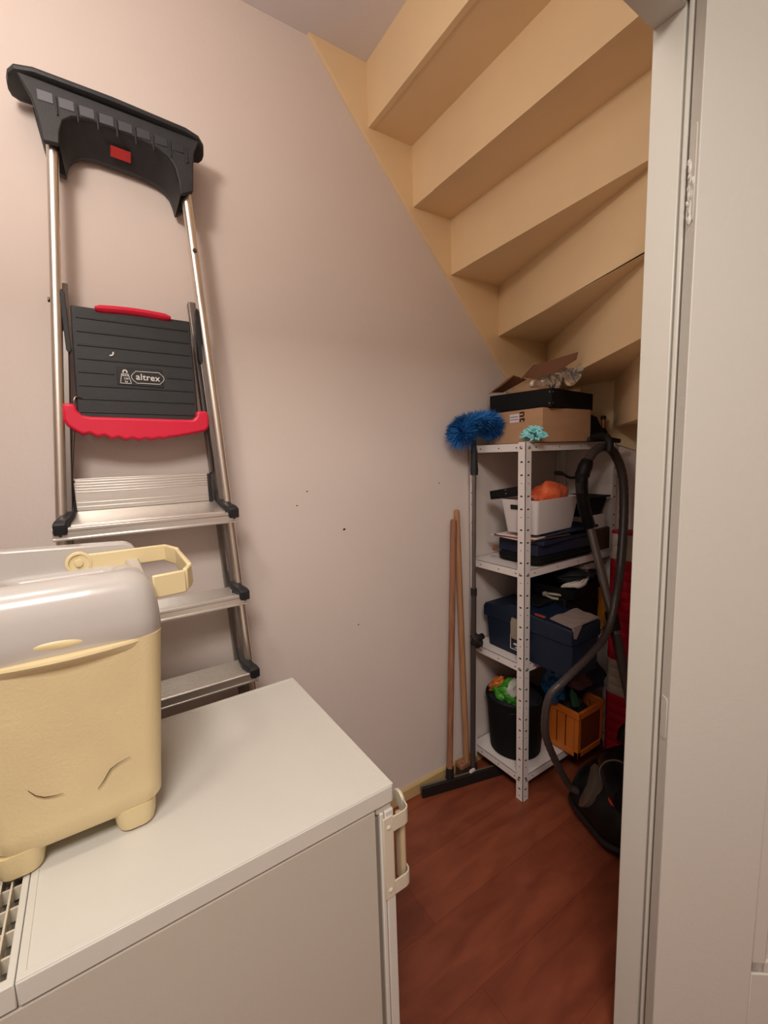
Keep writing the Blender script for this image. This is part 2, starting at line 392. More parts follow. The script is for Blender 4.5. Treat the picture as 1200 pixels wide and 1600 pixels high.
def step(zt, first=False):
    y0, y1 = yl(zt)+.004, yr(zt)-.002; xf = lx(zt)+.024; t = MB()
    t.box(WX+.045, xf, y0, y1, zt-.005, zt-.001)
    # ribbed top
    n = 13
    for i in range(n):
        x = WX+.05+(xf-WX-.055)*i/(n-1); t.box(x-.0012, x+.0012, y0, y1, zt-.001, zt+.0008)
    # front channel, a little wider than the rails
    t.prism([(xf, zt+.001), (xf+.004, zt-.002), (xf+.004, zt-.008), (xf+.0015, zt-.0095), (xf+.0015, zt-.023), (xf+.004, zt-.0245), (xf+.004, zt-.029), (xf-.004, zt-.029), (xf-.004, zt)], y0-.020, y1+.014, 'y')
    o = t.build('step', ALU, lad, bevel=.0006)
    for yy, sg in ((y0, -1), (y1, 1)):     # screws and black corner caps
        MB().lathe([(.0035, 0), (.0035, .0015)], (xf+.0015, yy+sg*.006, zt-.017), 'x', 10).build('screw', STEEL, o)
        path = [(xf-.058, yy-sg*.012, zt+.046), (xf-.045, yy-sg*.013, zt+.034), (xf-.032, yy-sg*.010, zt+.020), (xf-.016, yy-sg*.004, zt+.012), (xf-.002, yy+sg*.002, zt+.006), (xf+.008, yy+sg*.006, zt-.004)]
        k = MB(); rings = []
        sp = smooth(path, 4); N = len(sp)
        for i, p_ in enumerate(sp):
            h = .013-.004*math.sin(i/(N-1)*math.pi); wd = .013
            rings.append([(p_.x+dx, p_.y+dy, p_.z+dz) for dx, dy, dz in ((0, -wd, -h), (0, wd, -h), (0.003, wd, h), (0.003, -wd, h))])
        k.rings(rings).build('corner_cap', BLK, lad, bevel=.003)
for zt in (1.262, 1.033, .806, .57, .335): step(zt)
# folded plate above the first step
mb = MB(); mb.box(WX+.066, WX+.080, -.038, .260, 1.293, 1.368)
for i in range(7): z = 1.30+.010*i if i < 2 else 1.335+.0065*(i-2); mb.box(WX+.080, WX+.0815, -.038, .260, z, z+.002)
mb.build('folded_platform_plate', ALU, lad, bevel=.0006)
mb = MB(); mb.hexa([(WX+.068, -.040, 1.288), (lx(1.262)+.018, -.052, 1.262), (lx(1.262)+.018, .288, 1.262), (WX+.068, .272, 1.288), (WX+.068, -.040, 1.297), (lx(1.262)+.020, -.052, 1.266), (lx(1.262)+.020, .288, 1.266), (WX+.068, .272, 1.297)])
mb.build('sloping_plate', ALU, lad, bevel=.001)
for yy, sg in ((-.041, -1), (.266, 1)):
    mb = MB(); mb.box(WX+.060, WX+.084, yy-.006, yy+.002 if sg < 0 else yy+.004, 1.285, 1.366); mb.build('plate_end_cap', BLK, lad, bevel=.002)
# stay rods
for pts in ([(.085, .0, 1.553), (.088, -.012, 1.556), (.090, -.018, 1.548), (.09, -.019, 1.53), (.09, -.028, 1.46), (.085, -.040, 1.37), (.078, -.036, 1.362)],
            [(.09, .262, 1.51), (.088, .268, 1.46), (.085, .275, 1.375), (.078, .268, 1.367)]):
    MB().tube(smooth([(WX+x, y, z) for x, y, z in pts], 4), .0028, 8).build('stay_rod', STEEL, lad)
# upright platform panel with ribs
PX = WX+.086
pan = [(-.004, 1.759), (.249, 1.757), (.256, 1.60), (.249, 1.503), (-.016, 1.505)]
mb = MB(); mb.prism([(-.004, 1.760), (.248, 1.757), (.250, 1.503), (-.016, 1.506)], PX-.020, PX, 'x')
panel = mb.build('platform_panel', DGREY, lad, bevel=.003)
mb = MB()
for i in range(8):
    z = 1.735-.0303*i; y0 = .004-.0018*i; y1 = .242
    segs = [(y0, y1)] if i != 4 else [(y0, .068), (.182, y1)]
    for s0, s1 in segs: mb.rings([[(PX+.0026*math.cos(t)-.001, y, z-(y-y0)*.012+.0028*math.sin(t)) for t in [k*math.tau/10 for k in range(10)]] for y in (s0, s0+.002, s1-.002, s1)])
mb.build('rib', BLK, panel)
mb = MB(); mb.prism([(.073, 1.633), (.172, 1.630), (.173, 1.586), (.073, 1.589)], PX-.001, PX+.0016, 'x'); mb.build('badge', BLK, panel, bevel=.0015)
text('altrex', 'brand_lettering', WHITEINK, panel, .021, (PX+.0021, .139, 1.6085), (0, 1, -.035), (0, .035, 1), .0003, .00025)
mb = MB()
def outline(mb, pts, wd=.0006, x=PX+.0016):
    n = len(pts)
    for i in range(n):
        a_, b_ = Vector(pts[i]), Vector(pts[(i+1) % n]); d = (b_-a_).normalized(); q = Vector((-d.y, d.x))*wd; e = d*wd
        P = [a_-e+q, b_+e+q, b_+e-q, a_-e-q]
        mb.hexa([(x, *p_) for p_ in P]+[(x+.0007, *p_) for p_ in P])
cy, cz = .139, 1.6085
o8 = []
for sx, sz in ((1, 1), (1, -1), (-1, -1), (-1, 1)):
    seq = [(.026, .014), (.0275, .0115), (.031, .009)]
    if sx*sz < 0: seq = seq[::-1]
    o8 += [(cy+sx*a_, cz+sz*b_) for a_, b_ in seq]
    if (sx, sz) == (1, 1): o8 += [(cy+.0355, cz+.003), (cy+.0355, cz-.003)]
    if (sx, sz) == (-1, -1): o8 += [(cy-.0355, cz-.003), (cy-.0355, cz+.003)]
outline(mb, o8); mb.build('brand_frame', WHITEINK, panel)
mb = MB(); wy, wz = .0905, 1.608
outline(mb, [(wy-.0075, wz+.007), (wy+.0065, wz+.0065), (wy+.0115, wz-.0155), (wy-.0115, wz-.015)], .0006)
ring = [(wy+.0045*math.cos(t), wz+.0115+.0045*math.sin(t)) for t in [R(-30)+R(240)*k/8 for k in range(9)]]
for i in range(8):
    mb.hexa([(PX+.0016, wy+(q[0]-wy)*s_, wz+.0115+(q[1]-wz-.0115)*s_) for q, s_ in ((ring[i], 1.25), (ring[i+1], 1.25), (ring[i+1], .6), (ring[i], .6))]+[(PX+.0023, wy+(q[0]-wy)*s_, wz+.0115+(q[1]-wz-.0115)*s_) for q, s_ in ((ring[i], 1.25), (ring[i+1], 1.25), (ring[i+1], .6), (ring[i], .6))])
mb.build('weight_symbol', WHITEINK, panel)
text('MAX', 'lettering', WHITEINK, panel, .0065, (PX+.0021, wy, wz+.0030), (0, 1, 0), (0, 0, 1), .0002, .0001)
text('150', 'lettering', WHITEINK, panel, .0068, (PX+.0021, wy+.001, wz-.0045), (0, 1, 0), (0, 0, 1), .0002, .0001)
text('kg', 'lettering', WHITEINK, panel, .0060, (PX+.0021, wy+.001, wz-.0110), (0, 1, 0), (0, 0, 1), .0002, .0001)
mb = MB(); mb.tube(smooth([(PX+.001, .062, 1.655), (PX+.001, .067, 1.6555), (PX+.001, .070, 1.659), (PX+.001, .0705, 1.664)], 4), [.001]+[.0019]*11+[.0012], 8); mb.build('paint_fleck', WHITEINK, panel)
# red grips
mb = MB(); rings = []
for i in range(17):
    t = i/16; y = .043+t*.160; zc = 1.7595+.004*math.sin(t*math.pi)-.001; h = .0105*min(1, .6+6*min(t, 1-t)); 
    rings.append([(PX-.008+(.016)*math.cos(q), y, zc+h*math.sin(q)) for q in [k*math.tau/12 for k in range(12)]])
mb.rings(rings).build('top_grip', RED, lad)
top_ = [(-.040, 1.540), (-.016, 1.539), (-.014, 1.524), (-.006, 1.514), (.010, 1.511), (.222, 1.507), (.233, 1.508), (.241, 1.516), (.243, 1.530), (.270, 1.530)]
bot_ = [(.273, 1.505), (.270, 1.488)]
n = 10
for i in range(n+1):
    t = i/n; y = .262-t*.285; z = 1.481-.022*math.sin(math.pi*(.04+.92*t))
    bot_.append((y, z));
    if i < n: bot_.append((y-.5*.285/n, z-.0035-(.001 if 2 < i < 8 else 0)))
bot_ += [(-.037, 1.490), (-.042, 1.505)]
mb = MB(); mb.prism(top_+bot_, PX-.024, PX+.018, 'x'); mb.build('red_bar', RED, lad, bevel=.006, seg=3, ang=50)
# top tray: rim, front plate, arch
rim = MB(); rings = []
ts = [(-.068, .014, .006, 2.200), (-.064, .034, .009, 2.202), (-.052, .050, .010, 2.206), (-.020, .056, .010, 2.209), (.12, .056, .010, 2.206), (.27, .056, .010, 2.195), (.300, .050, .010, 2.190), (.314, .034, .009, 2.184), (.318, .014, .006, 2.180)]
for y, hx, hz, zc in ts:
    rings.append([(WX+.061+hx*(abs(math.cos(q))**.6)*(1 if math.cos(q) > 0 else -1), y, zc+hz*(abs(math.sin(q))**.7)*(1 if math.sin(q) > 0 else -1)) for q in [k*math.tau/20 for k in range(20)]])
rim.rings(rings).build('tray_rim', DGREY, lad)
fp = [(-.050, 2.202), (-.030, 2.165), (-.022, 2.130), (-.017, 2.083), (.011, 2.084), (.014, 2.110), (.022, 2.134), (.040, 2.148), (.070, 2.153), (.120, 2.151), (.170, 2.146), (.205, 2.139), (.228, 2.127), (.241, 2.108), (.247, 2.080), (.249, 2.050), (.278, 2.063), (.283, 2.120), (.288, 2.155), (.302, 2.186)]
mb = MB(); mb.prism(fp, WX+.092, WX+.106, 'x'); mb.build('tray_front_plate', DGREY, lad, bevel=.0025)
fa = fp[3:17]; ra = [(-.012, 2.07), (.018, 2.06), (.024, 2.085), (.034, 2.100), (.050, 2.111), (.075, 2.116), (.120, 2.113), (.170, 2.108), (.200, 2.102), (.222, 2.092), (.236, 2.077), (.243, 2.055), (.247, 2.035), (.270, 2.05)]
mb = MB(); k = len(fa)
front = [(WX+.098, *q) for q in fa[1:-1]]; back = [(WX+.028, *q) for q in ra[1:-1]]
f2 = [(p_[0], p_[1], p_[2]+.006) for p_ in front]; b2 = [(p_[0], p_[1], p_[2]+.006) for p_ in back]
nn_ = len(front)
vs = front+back+f2+b2; fs = []
for i in range(nn_-1):
    fs += [(i, i+1, nn_+i+1, nn_+i), (2*nn_+i, 3*nn_+i, 3*nn_+i+1, 2*nn_+i+1)]
fs += [(0, nn_, 3*nn_, 2*nn_), (nn_-1, 3*nn_-1, 4*nn_-1, 2*nn_-1)]
for i in range(nn_-1): fs += [(i, 2*nn_+i, 2*nn_+i+1, i+1), (nn_+i, nn_+i+1, 3*nn_+i+1, 3*nn_+i)]
mb.add(vs, fs); mb.build('tray_arch', DGREY, lad)
mb = MB(); mb.prism([(-.030, 2.19)]+ra+[(.290, 2.18)], WX+.012, WX+.030, 'x'); mb.build('tray_back_plate', DGREY, lad, bevel=.002)
for i in range(8):
    y0 = -.018+.0365*i; zc = 2.172-.0022*i
    mb = MB(); mb.box(WX+.1055, WX+.1075, y0, y0+.027, zc-.012, zc+.008); v_ = mb.build('tray_window', mat('window_grey', (104-8*i, 106-8*i, 112-8*i), .4), lad, bevel=.0008)
    mb = MB(); mb.box(WX+.105, WX+.110, y0+.0305, y0+.0335, zc-.032, zc+.004); mb.build('tray_rib', DGREY, lad, bevel=.001)
mb = MB(); q0 = Vector((WX+.048, .112, 2.1235)); mb.hexa([(WX+.052, .110, 2.1205), (WX+.052, .151, 2.1175), (WX+.054, .151, 2.116), (WX+.054, .110, 2.119),
    (WX+.073, .110, 2.133), (WX+.073, .151, 2.130), (WX+.075, .151, 2.1285), (WX+.075, .110, 2.1315)])
mb.build('red_logo_badge', mat('red_badge', (206, 58, 58), .5, bump=.4, bscale=90), lad)

# ------------------------------------------------------------------ fridge
def frame(mb, x0, x1, y0, y1, z0, z1, wx0, wx1, wy0, wy1):
    ou = [(x0, y0), (x1, y0), (x1, y1), (x0, y1)]; inn = [(x0+wx0, y0+wy0), (x1-wx1, y0+wy0), (x1-wx1, y1-wy1), (x0+wx0, y1-wy1)]
    vs = [(*p, z0) for p in ou]+[(*p, z0) for p in inn]+[(*p, z1) for p in ou]+[(*p, z1) for p in inn]; fs = []
    for i in range(4):
        j = (i+1) % 4; fs += [(i, j, 4+j, 4+i), (8+i, 12+i, 12+j, 8+j), (i, 8+i, 8+j, j), (4+i, 4+j, 12+j, 12+i)]
    mb.add(vs, fs)
fr = thing('table_top_fridge', 'low white fridge with side handle standing in front of the wall', 'fridge', (-.82, .09, 0))
FX0, FX1, FY0, FY1 = -1.054, -.588, -.225, .388
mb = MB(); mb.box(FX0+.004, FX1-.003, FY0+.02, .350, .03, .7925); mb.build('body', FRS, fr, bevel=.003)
mb = MB(); mb.box(FX0+.006, FX1-.008, FY0+.02, .348, .7925, .796); mb.build('shadow_gap', GASK, fr)
mb = MB(); mb.prism([(FX0, -.128), (FX1, -.128), (FX1, FY1-.004), (FX1-.004, FY1), (FX0+.004, FY1), (FX0, FY1-.004)], .796, .828, 'z')
top = mb.build('worktop', FRW, fr, bevel=.0025, seg=3)
mb = MB(); frame(mb, FX0+.001, FX1-.001, -.127, FY1-.001, .827, .8292, .009, .009, .009, .009)
mb.build('worktop_edge_strip', FRW, top, bevel=.0008)
mb = MB(); mb.box(FX0+.006, FX1-.006, .350, .3565, .055, .775); mb.build('gasket', GASK, fr)
mb = MB(); mb.box(FX0, FX1-.0005, .3575, .3655, .05, .783); mb.box(FX0, FX1, .367, .385, .05, .783)
dr = mb.build('fridge_door', FRW, fr, bevel=.002)
mb = MB(); mb.box(FX0+.005, FX1-.004, .352, .382, .782, .797); mb.build('top_hinge_cover', FRS, fr, bevel=.001)
# vent grille at the back
mb = MB()
frame(mb, FX0, FX1, FY0, -.1285, .797, .8285, .012, .012, .012, .008)
mb.build('vent_frame', FRW, fr, bevel=.0015)
mb = MB()
for i in range(6): y = -.148-.0125*i; mb.box(FX0+.01, FX1-.01, y-.0012, y+.0012, .808, .827)
for i in range(12): x = FX1-.012-.036*(i+1); mb.box(x-.0015, x+.0015, FY0+.01, -.134, .803, .821)
mb.build('vent_slats', BEIGE, fr)
mb = MB(); mb.box(FX0+.01, FX1-.01, FY0+.01, -.134, .782, .785); mb.build('vent_cavity', DARK, fr)
# handle: a grip bar held by two bent straps riveted to the door's side
hd = MB(); hd.box(FX1-.001, FX1+.002, .362, .382, .612, .772)
def strap(z0, z1, dz=0):
    pts = [(FX1+.0015, .366)]; pts += [(FX1+.0015, .408), (FX1-.001, .4155), (FX1-.006, .420), (FX1-.013, .4215), (FX1-.034, .4215)]
    inner = [(FX1-.034, .4190), (FX1-.013, .4190), (FX1-.0075, .4175), (FX1-.0035, .414), (FX1-.0012, .408), (FX1-.0012, .366)]
    hd.prism(pts+inner, z0, z1, 'z')
strap(.738, .768); strap(.612, .640)
handle = hd.build('door_handle', BEIGE, fr, bevel=.0012)
MB().lathe([(.0001, .4180), (.0155, .4185), (.0165, .421), (.0155, .4245), (.008, .4265), (.0001, .4268)], (FX1-.036, 0, .760), 'y', 24).build('handle_pad', BEIGE, handle)
mb = MB(); mb.rrect([(.615, FX1-.020, .4125, .011, .006, .0055), (.742, FX1-.020, .4125, .011, .006, .0055)]); mb.build('grip_bar', mat('tan_grip', (190, 170, 138), .45), handle)
for z in (.752, .628): MB().lathe([(.0045, 0), (.0045, .001), (.002, .0026), (.0001, .0028)], (FX1+.002, .373, z), 'x', 14).build('rivet', BEIGE, handle)
for xx, yy in ((FX0+.05, FY0+.06), (FX1-.05, FY0+.06), (FX0+.05, .31), (FX1-.05, .31)): MB().lathe([(.018, 0), (.018, .01), (.008, .012), (.008, .032)], (xx, yy, 0), 'z', 16).build('foot', BLK, fr)

# ------------------------------------------------------------------ cream bin on the fridge
bn = thing('nappy_bin', 'worn cream plastic bin with glossy grey top and carry handle, on the fridge', 'bin', (-.855, -.062, .829))
bc = (-.857, -.060)
mb = MB(); secs = []
for t in [0, .05, .12, .3, .5, .7, .85, 1.0]:
    z = .862+t*(1.142-.862); k_ = min(1, t/.05)*.008-.008
    secs.append((z, bc[0], bc[1], .119+.008*t+k_, .104+.023*t+k_, .026))
mb.rrect(secs, 7); body = mb.build('body', BINC, bn)
mb = MB()
pro = [(1.142, 0), (1.146, .0015), (1.17, .001), (1.195, -.001), (1.215, -.006), (1.228, -.014), (1.237, -.026), (1.240, -.038), (1.238, -.050), (1.230, -.058), (1.21, -.062), (1.165, -.066)]
secs = [(z, bc[0], bc[1], .127+o_, .127+o_, max(.012, .034+o_*.35)) for z, o_ in pro]
mb.rrect(secs, 8)
for v in mb.v:
    if v.z > 1.15:
        t = min(1, max(0, (-.790-v.x)/.11)); t = t*t*(3-2*t); v.z = 1.15+(v.z-1.15)*(1-.27*t)
lid = mb.build('grey_collar', BING, bn, ang=60)
# rear wall of the collar
mb = MB(); pl_ = [(-.178, 1.20)]; 
for k in range(7): t = R(180-90*k/6); pl_.append((-.148+.030*math.cos(t), 1.234+.027*math.sin(t)))
for k in range(7): t = R(90-90*k/6); pl_.append((.030+.028*math.cos(t), 1.228+.024*math.sin(t)))
pl_.append((.058, 1.20))
mb.prism(pl_, -.988, -.955, 'x'); mb.build('rear_rim', BING, lid, bevel=.003)
mb = MB(); mb.hexa([(-.95, .030, 1.20), (-.80, .052, 1.185), (-.80, .062, 1.185), (-.95, .062, 1.20), (-.95, .036, 1.222), (-.80, .056, 1.200), (-.80, .062, 1.200), (-.95, .058, 1.222)])
mb.build('side_bracket', BING, lid, bevel=.003)
mb = MB(); pts = [(.030*math.cos(t), .0062*math.sin(t)) for t in [k*math.tau/28 for k in range(28)]]
mb.rings([[(-.7315+dx, -.061+y*s_, 1.157+z*s_-y*.05) for y, z in pts] for dx, s_ in ((0, 1), (.0025, .96), (.004, .7), (.0045, .2))]); mb.build('oval_badge', BINH, lid)
# crescent lip under the collar
mb = MB(); n = 24; rings = []
for k in range(n+1):
    t = k/n; y = -.150+t*.185; pr = .0005+.0135*math.sin(math.pi*t)**.8; xb = -.7315
    rings.append([(xb-.002, y, 1.1415), (xb+pr, y, 1.1405), (xb+pr+.001, y, 1.137), (xb+pr-.001, y, 1.133), (xb-.003, y, 1.119)])
mb.rings(rings); mb.build('pull_lip', BINC, body)
for fx in (-.765, -.945):
    for fy in (.006, -.138):
        mb = MB(); mb.rrect([(.8295, fx, fy, .015, .019, .0145), (.833, fx, fy, .021, .025, .018), (.845, fx, fy, .024, .028, .02), (.87, fx, fy, .026, .030, .02)], 6); mb.build('foot', BINC, bn)
for pth in ([(-.115, .962), (-.108, .951), (-.099, .944), (-.088, .941), (-.078, .940)], [(-.038, .927), (-.030, .936), (-.020, .951), (-.010, .956), (.006, .960)]):
    mb = MB(); mb.tube([(-.7345+(z_-.862)*.0275, y_, z_) for y_, z_ in pth], [.0004, .0007, .0008, .0006, .0003], 6)
    mb.build('crack', BBROWN, body)
# carry handle: pivot, rear arm, cross bar, front arm
hb = MB()
def bar(p, q, h0, h1, th):
    p, q = Vector(p), Vector(q); d = (q-p).normalized(); nn2 = Vector((-d.y, d.x, 0))*th
    hb.hexa([p-nn2+Vector((0, 0, h0)), q-nn2+Vector((0, 0, h0)), q+nn2+Vector((0, 0, h0)), p+nn2+Vector((0, 0, h0)), p-nn2+Vector((0, 0, h1)), q-nn2+Vector((0, 0, h1)), q+nn2+Vector((0, 0, h1)), p+nn2+Vector((0, 0, h1))])
bar((-.948, -.035, 1.2265), (-.948, .108, 1.2265), -.017, .014, .004)
bar((-.949, .106, 1.224), (-.905, .122, 1.222), -.017, .016, .004)
bar((-.907, .121, 1.220), (-.80, .124, 1.212), -.020, .016, .004)
bar((-.802, .1235, 1.211), (-.785, .113, 1.208), -.022, .015, .004)
bar((-.786, .114, 1.207), (-.783, .064, 1.206), -.024, .014, .004)
h_ = hb.build('carry_handle', BINH, bn, bevel=.0025)
MB().lathe([(.0001, -.9520), (.0205, -.9515), (.0205, -.9435), (.019, -.9425), (.0155, -.9425), (.0145, -.9455), (.007, -.9455), (.006, -.941), (.0001, -.9405)], (0, -.035, 1.2265), 'x', 28).build('pivot_disc', BINH, h_)

# ------------------------------------------------------------------ shelving unit
sh = thing('shelving_unit', 'white slotted-post metal shelving unit in the closet corner', 'shelf', (-1.2, 1.62, 0))
SX0, SX1, SY0, SY1 = WX+.004, -1.054, 1.311, FY-.004
SZ = [1.427, .951, .575, .105]
def post(cx, cy, sx, sy):
    mb = MB(); w_, t_ = .033, .002
    xa, xb_ = sorted((cx, cx+sx*w_)); ya, yb = sorted((cy, cy+sy*t_)); mb.box(xa, xb_, ya, yb, 0, 1.430)
    xa, xb_ = sorted((cx, cx+sx*t_)); ya, yb = sorted((cy, cy+sy*w_)); mb.box(xa, xb_, ya, yb, 0, 1.430)
    hm = mb; mb.cur = 1
    zz = .02; i = 0
    while zz < 1.42:
        L = .0052 if i % 2 else .0022
        dd = .0005
        ya_, yb_ = sorted((cy-sy*dd, cy+sy*.001)); xa_, xb2 = sorted((cx-sx*dd, cx+sx*.001))
        hm.box(cx+sx*.017-L, cx+sx*.017+L, ya_, yb_, zz-(.0028 if i % 2 else .0016), zz+(.0028 if i % 2 else .0016))
        hm.box(xa_, xb2, cy+sy*.017-L, cy+sy*.017+L, zz-(.0028 if i % 2 else .0016), zz+(.0028 if i % 2 else .0016))
        zz += (.030 if i % 4 == 0 else .070) if i % 2 == 0 else .048; i += 1 if (i % 4) != 1 else 2
    o = mb.build('post', [SHW, HOLE], sh)
    for z in SZ:
        z -= .016
        MB().lathe([(.0055, 0), (.0055, .002), (.003, .004), (.0001, .0042)] if sx < 0 else [(.0055, 0), (.0055, -.002), (.0001, -.004)], (cx, cy+sy*.020, z), 'x', 10).build('bolt', BOLT, o)
        MB().lathe([(.0055, 0), (.0055, -.002), (.003, -.004), (.0001, -.0042)] if sy > 0 else [(.0055, 0), (.0055, .002), (.0001, .004)], (cx+sx*.020, cy, z), 'y', 10).build('bolt', BOLT, o)
post(SX1, SY0, -1, 1); post(SX0, SY0, 1, 1); post(SX1, SY1, -1, -1); post(SX0, SY1, 1, -1)
for z in SZ:
    mb = MB(); e = .0025; x0, x1, y0, y1 = SX0+e, SX1-e, SY0+e, SY1-e
    mb.box(x0, x1, y0, y1, z-.0015, z)
    mb.box(x0, x1, y0, y0+.0015, z-.032, z); mb.box(x0, x1, y1-.0015, y1, z-.032, z); mb.box(x0, x0+.0015, y0, y1, z-.032, z); mb.box(x1-.0015, x1, y0, y1, z-.032, z)
    mb.box(x0, x1, y0, y0+.012, z-.032, z-.0305); mb.box(x1-.012, x1, y0, y1, z-.032, z-.0305)
    mb.cur = 1
    for k in (.06, .155, .24): mb.box(x0+k-.0025, x0+k+.0025, y0-.0004, y0+.001, z-.019, z-.014)
    for k in (.06, .2, .34, .48): mb.box(x1-.001, x1+.0004, y0+k-.0025, y0+k+.0025, z-.019, z-.014)
    mb.build('shelf_board', [SHW, HOLE], sh)

# ------------------------------------------------------------------ things on the top shelf
bx = thing('cardboard_box', 'plain brown cardboard box with white address label on the top shelf', 'box', (-1.17, 1.53, 1.427))
mb = MB(); mb.box(-1.300, -1.040, 1.385, 1.690, 1.4275, 1.553); cb = mb.build('carton', CARD, bx, bevel=.002)
mb = MB(); mb.box(-1.190, -1.145, 1.384, 1.3855, 1.508, 1.540); lb = mb.build('address_label', LAB, bx)
for i in range(2): mb = MB(); mb.box(-1.186, -1.150+.002*i, 1.3834, 1.3842, 1.528-.010*i, 1.5305-.010*i); mb.build('printed_line', mat('grey_print', (110, 100, 110), .7), lb)
text('nt', 'box_lettering', INK, bx, .045, (-1.128, 1.3845, 1.528), (0, 0, -1), (1, 0, 0), .0003, .001)
tr = thing('black_box_lid', 'shallow black tray balanced on the brown cardboard box', 'tray', (-1.15, 1.56, 1.554))
mb = MB(); mb.M = Matrix.Translation((-1.022, 1.415, 0)) @ Matrix.Rotation(R(9), 4, 'Z')
mb.box(-.265, 0, 0, .350, 1.5540, 1.5575)
for x0, x1, y0, y1 in ((-.265, 0, 0, .004), (-.265, 0, .346, .350), (-.265, -.261, 0, .35), (-.004, 0, 0, .35)): mb.box(x0, x1, y0, y1, 1.554, 1.622)
mb.build('tray_shell', BLKM, tr, bevel=.0015)
mb = MB(); mb.M = Matrix.Translation((-1.022, 1.415, 0)) @ Matrix.Rotation(R(9), 4, 'Z')
for z in (1.568, 1.608): mb.box(-.012, -.008, -.001, 0, z-.002, z+.002); mb.box(-.0005, .0008, .004, .008, z-.002, z+.002)
mb.build('staple', BOLT, tr)
# open flapped box lying in the tray
ob = thing('open_carton', 'torn open brown carton with raised flaps in the black tray', 'box', (-1.14, 1.52, 1.58))
def sheet(mb, pts, th=.003):
    a_, b_, c_ = Vector(pts[0]), Vector(pts[1]), Vector(pts[2]); n_ = (b_-a_).cross(c_-a_).normalized()*th
    k = len(pts); mb.add([Vector(p_) for p_ in pts]+[Vector(p_)+n_ for p_ in pts], [tuple(range(k))[::-1], tuple(range(k, 2*k))]+[(i, (i+1) % k, k+(i+1) % k, k+i) for i in range(k)])
mb = MB(); sheet(mb, [(-1.255, 1.44, 1.559), (-1.06, 1.46, 1.559), (-1.07, 1.66, 1.559), (-1.255, 1.66, 1.559)])
sheet(mb, [(-1.255, 1.44, 1.559), (-1.062, 1.46, 1.559), (-1.075, 1.47, 1.640), (-1.12, 1.465, 1.668), (-1.19, 1.455, 1.655), (-1.26, 1.445, 1.632)])
sheet(mb, [(-1.255, 1.665, 1.559), (-1.07, 1.665, 1.559), (-1.07, 1.66, 1.64), (-1.255, 1.66, 1.64)]); sheet(mb, [(-1.258, 1.44, 1.559), (-1.258, 1.66, 1.559), (-1.258, 1.66, 1.64), (-1.258, 1.44, 1.64)])
mb.build('carton_wall', CARD, ob)
mb = MB(); sheet(mb, [(-1.290, 1.392, 1.640), (-1.268, 1.435, 1.640), (-1.165, 1.450, 1.676), (-1.185, 1.400, 1.690), (-1.22, 1.392, 1.672)])
sheet(mb, [(-1.300, 1.385, 1.634), (-1.290, 1.392, 1.643), (-1.22, 1.392, 1.675), (-1.185, 1.400, 1.692), (-1.19, 1.39, 1.680), (-1.24, 1.385, 1.655)], .002)
mb.build('left_flap', CARD2, ob)
mb = MB(); sheet(mb, [(-1.165, 1.440, 1.680), (-1.110, 1.448, 1.722), (-.955, 1.462, 1.736), (-.970, 1.475, 1.715), (-1.075, 1.470, 1.672), (-1.12, 1.46, 1.668)])
mb.build('raised_flap', CARD2, ob)
mb = MB(); sheet(mb, [(-1.172, 1.425, 1.676), (-1.116, 1.430, 1.722), (-1.110, 1.448, 1.724), (-1.165, 1.440, 1.680)], .002); mb.build('flap_edge', CARD, ob)
def bottle(i, loc, rz, tilt, s, label):
    t = thing('clear_bottle', label, 'bottle', loc, 'clear empty bottles in the open carton')
    M_ = Matrix.Translation(loc) @ Matrix.Rotation(rz, 4, 'Z') @ Matrix.Rotation(tilt, 4, 'Y')
    pr = [(.001, 0), (.024, .002), (.027, .012), (.024, .022), (.028, .032), (.024, .044), (.028, .056), (.023, .072), (.012, .086), (.010, .098)]
    mb = MB(); mb.M = M_; mb.lathe([(r_*s, h*s) for r_, h in pr], n=20); mb.build('glass_body', GLASS, t)
    mb = MB(); mb.M = M_; mb.lathe([(.0125*s, .096*s), (.0125*s, .108*s), (.0115*s, .110*s)], n=16); mb.build('cap', PAPER if i == 0 else TGREY, t)
bottle(0, (-1.035, 1.470, 1.650), R(8), R(-88), 1.0, 'clear bottle with white cap lying furthest left in the open carton')
bottle(1, (-1.000, 1.505, 1.668), R(10), R(-80), .95, 'upper clear bottle lying behind others under the raised flap')
bottle(2, (-.985, 1.460, 1.640), R(150), R(-70), .8, 'small clear bottle lying at the right edge of the tray')
# mop head
mp = thing('chenille_mop_head', 'small turquoise chenille duster head at the front of the top shelf', 'mop', (-1.03, 1.345, 1.427))
mb = MB()
for i in range(150):
    u_, v_ = random.random()*math.tau, random.random()
    a0_ = Vector((-1.052+.044*math.cos(u_)*v_, 1.352+.014*math.sin(u_)*v_, 1.437+.036*(1-v_*v_)))
    d_ = Vector((math.cos(u_)*.9+random.uniform(-.4, .4), math.sin(u_)*.35+random.uniform(-.2, .2), random.uniform(-.2, .7))).normalized()
    e_ = a0_+d_*random.uniform(.012, .022); e_.z = max(e_.z, 1.433); e_.y = min(max(e_.y, 1.326), 1.376)
    mb.tube([a0_, (a0_+e_)/2+Vector((0, 0, .003)), e_], [.0032, .0042, .003], 6)
mb.build('noodles', CYAN, mp)['kind'] = 'stuff'
mb = MB(); mb.box(-1.115, -1.045, 1.338, 1.356, 1.4275, 1.4335); mb.build('mop_handle', TGREY, mp, bevel=.002)
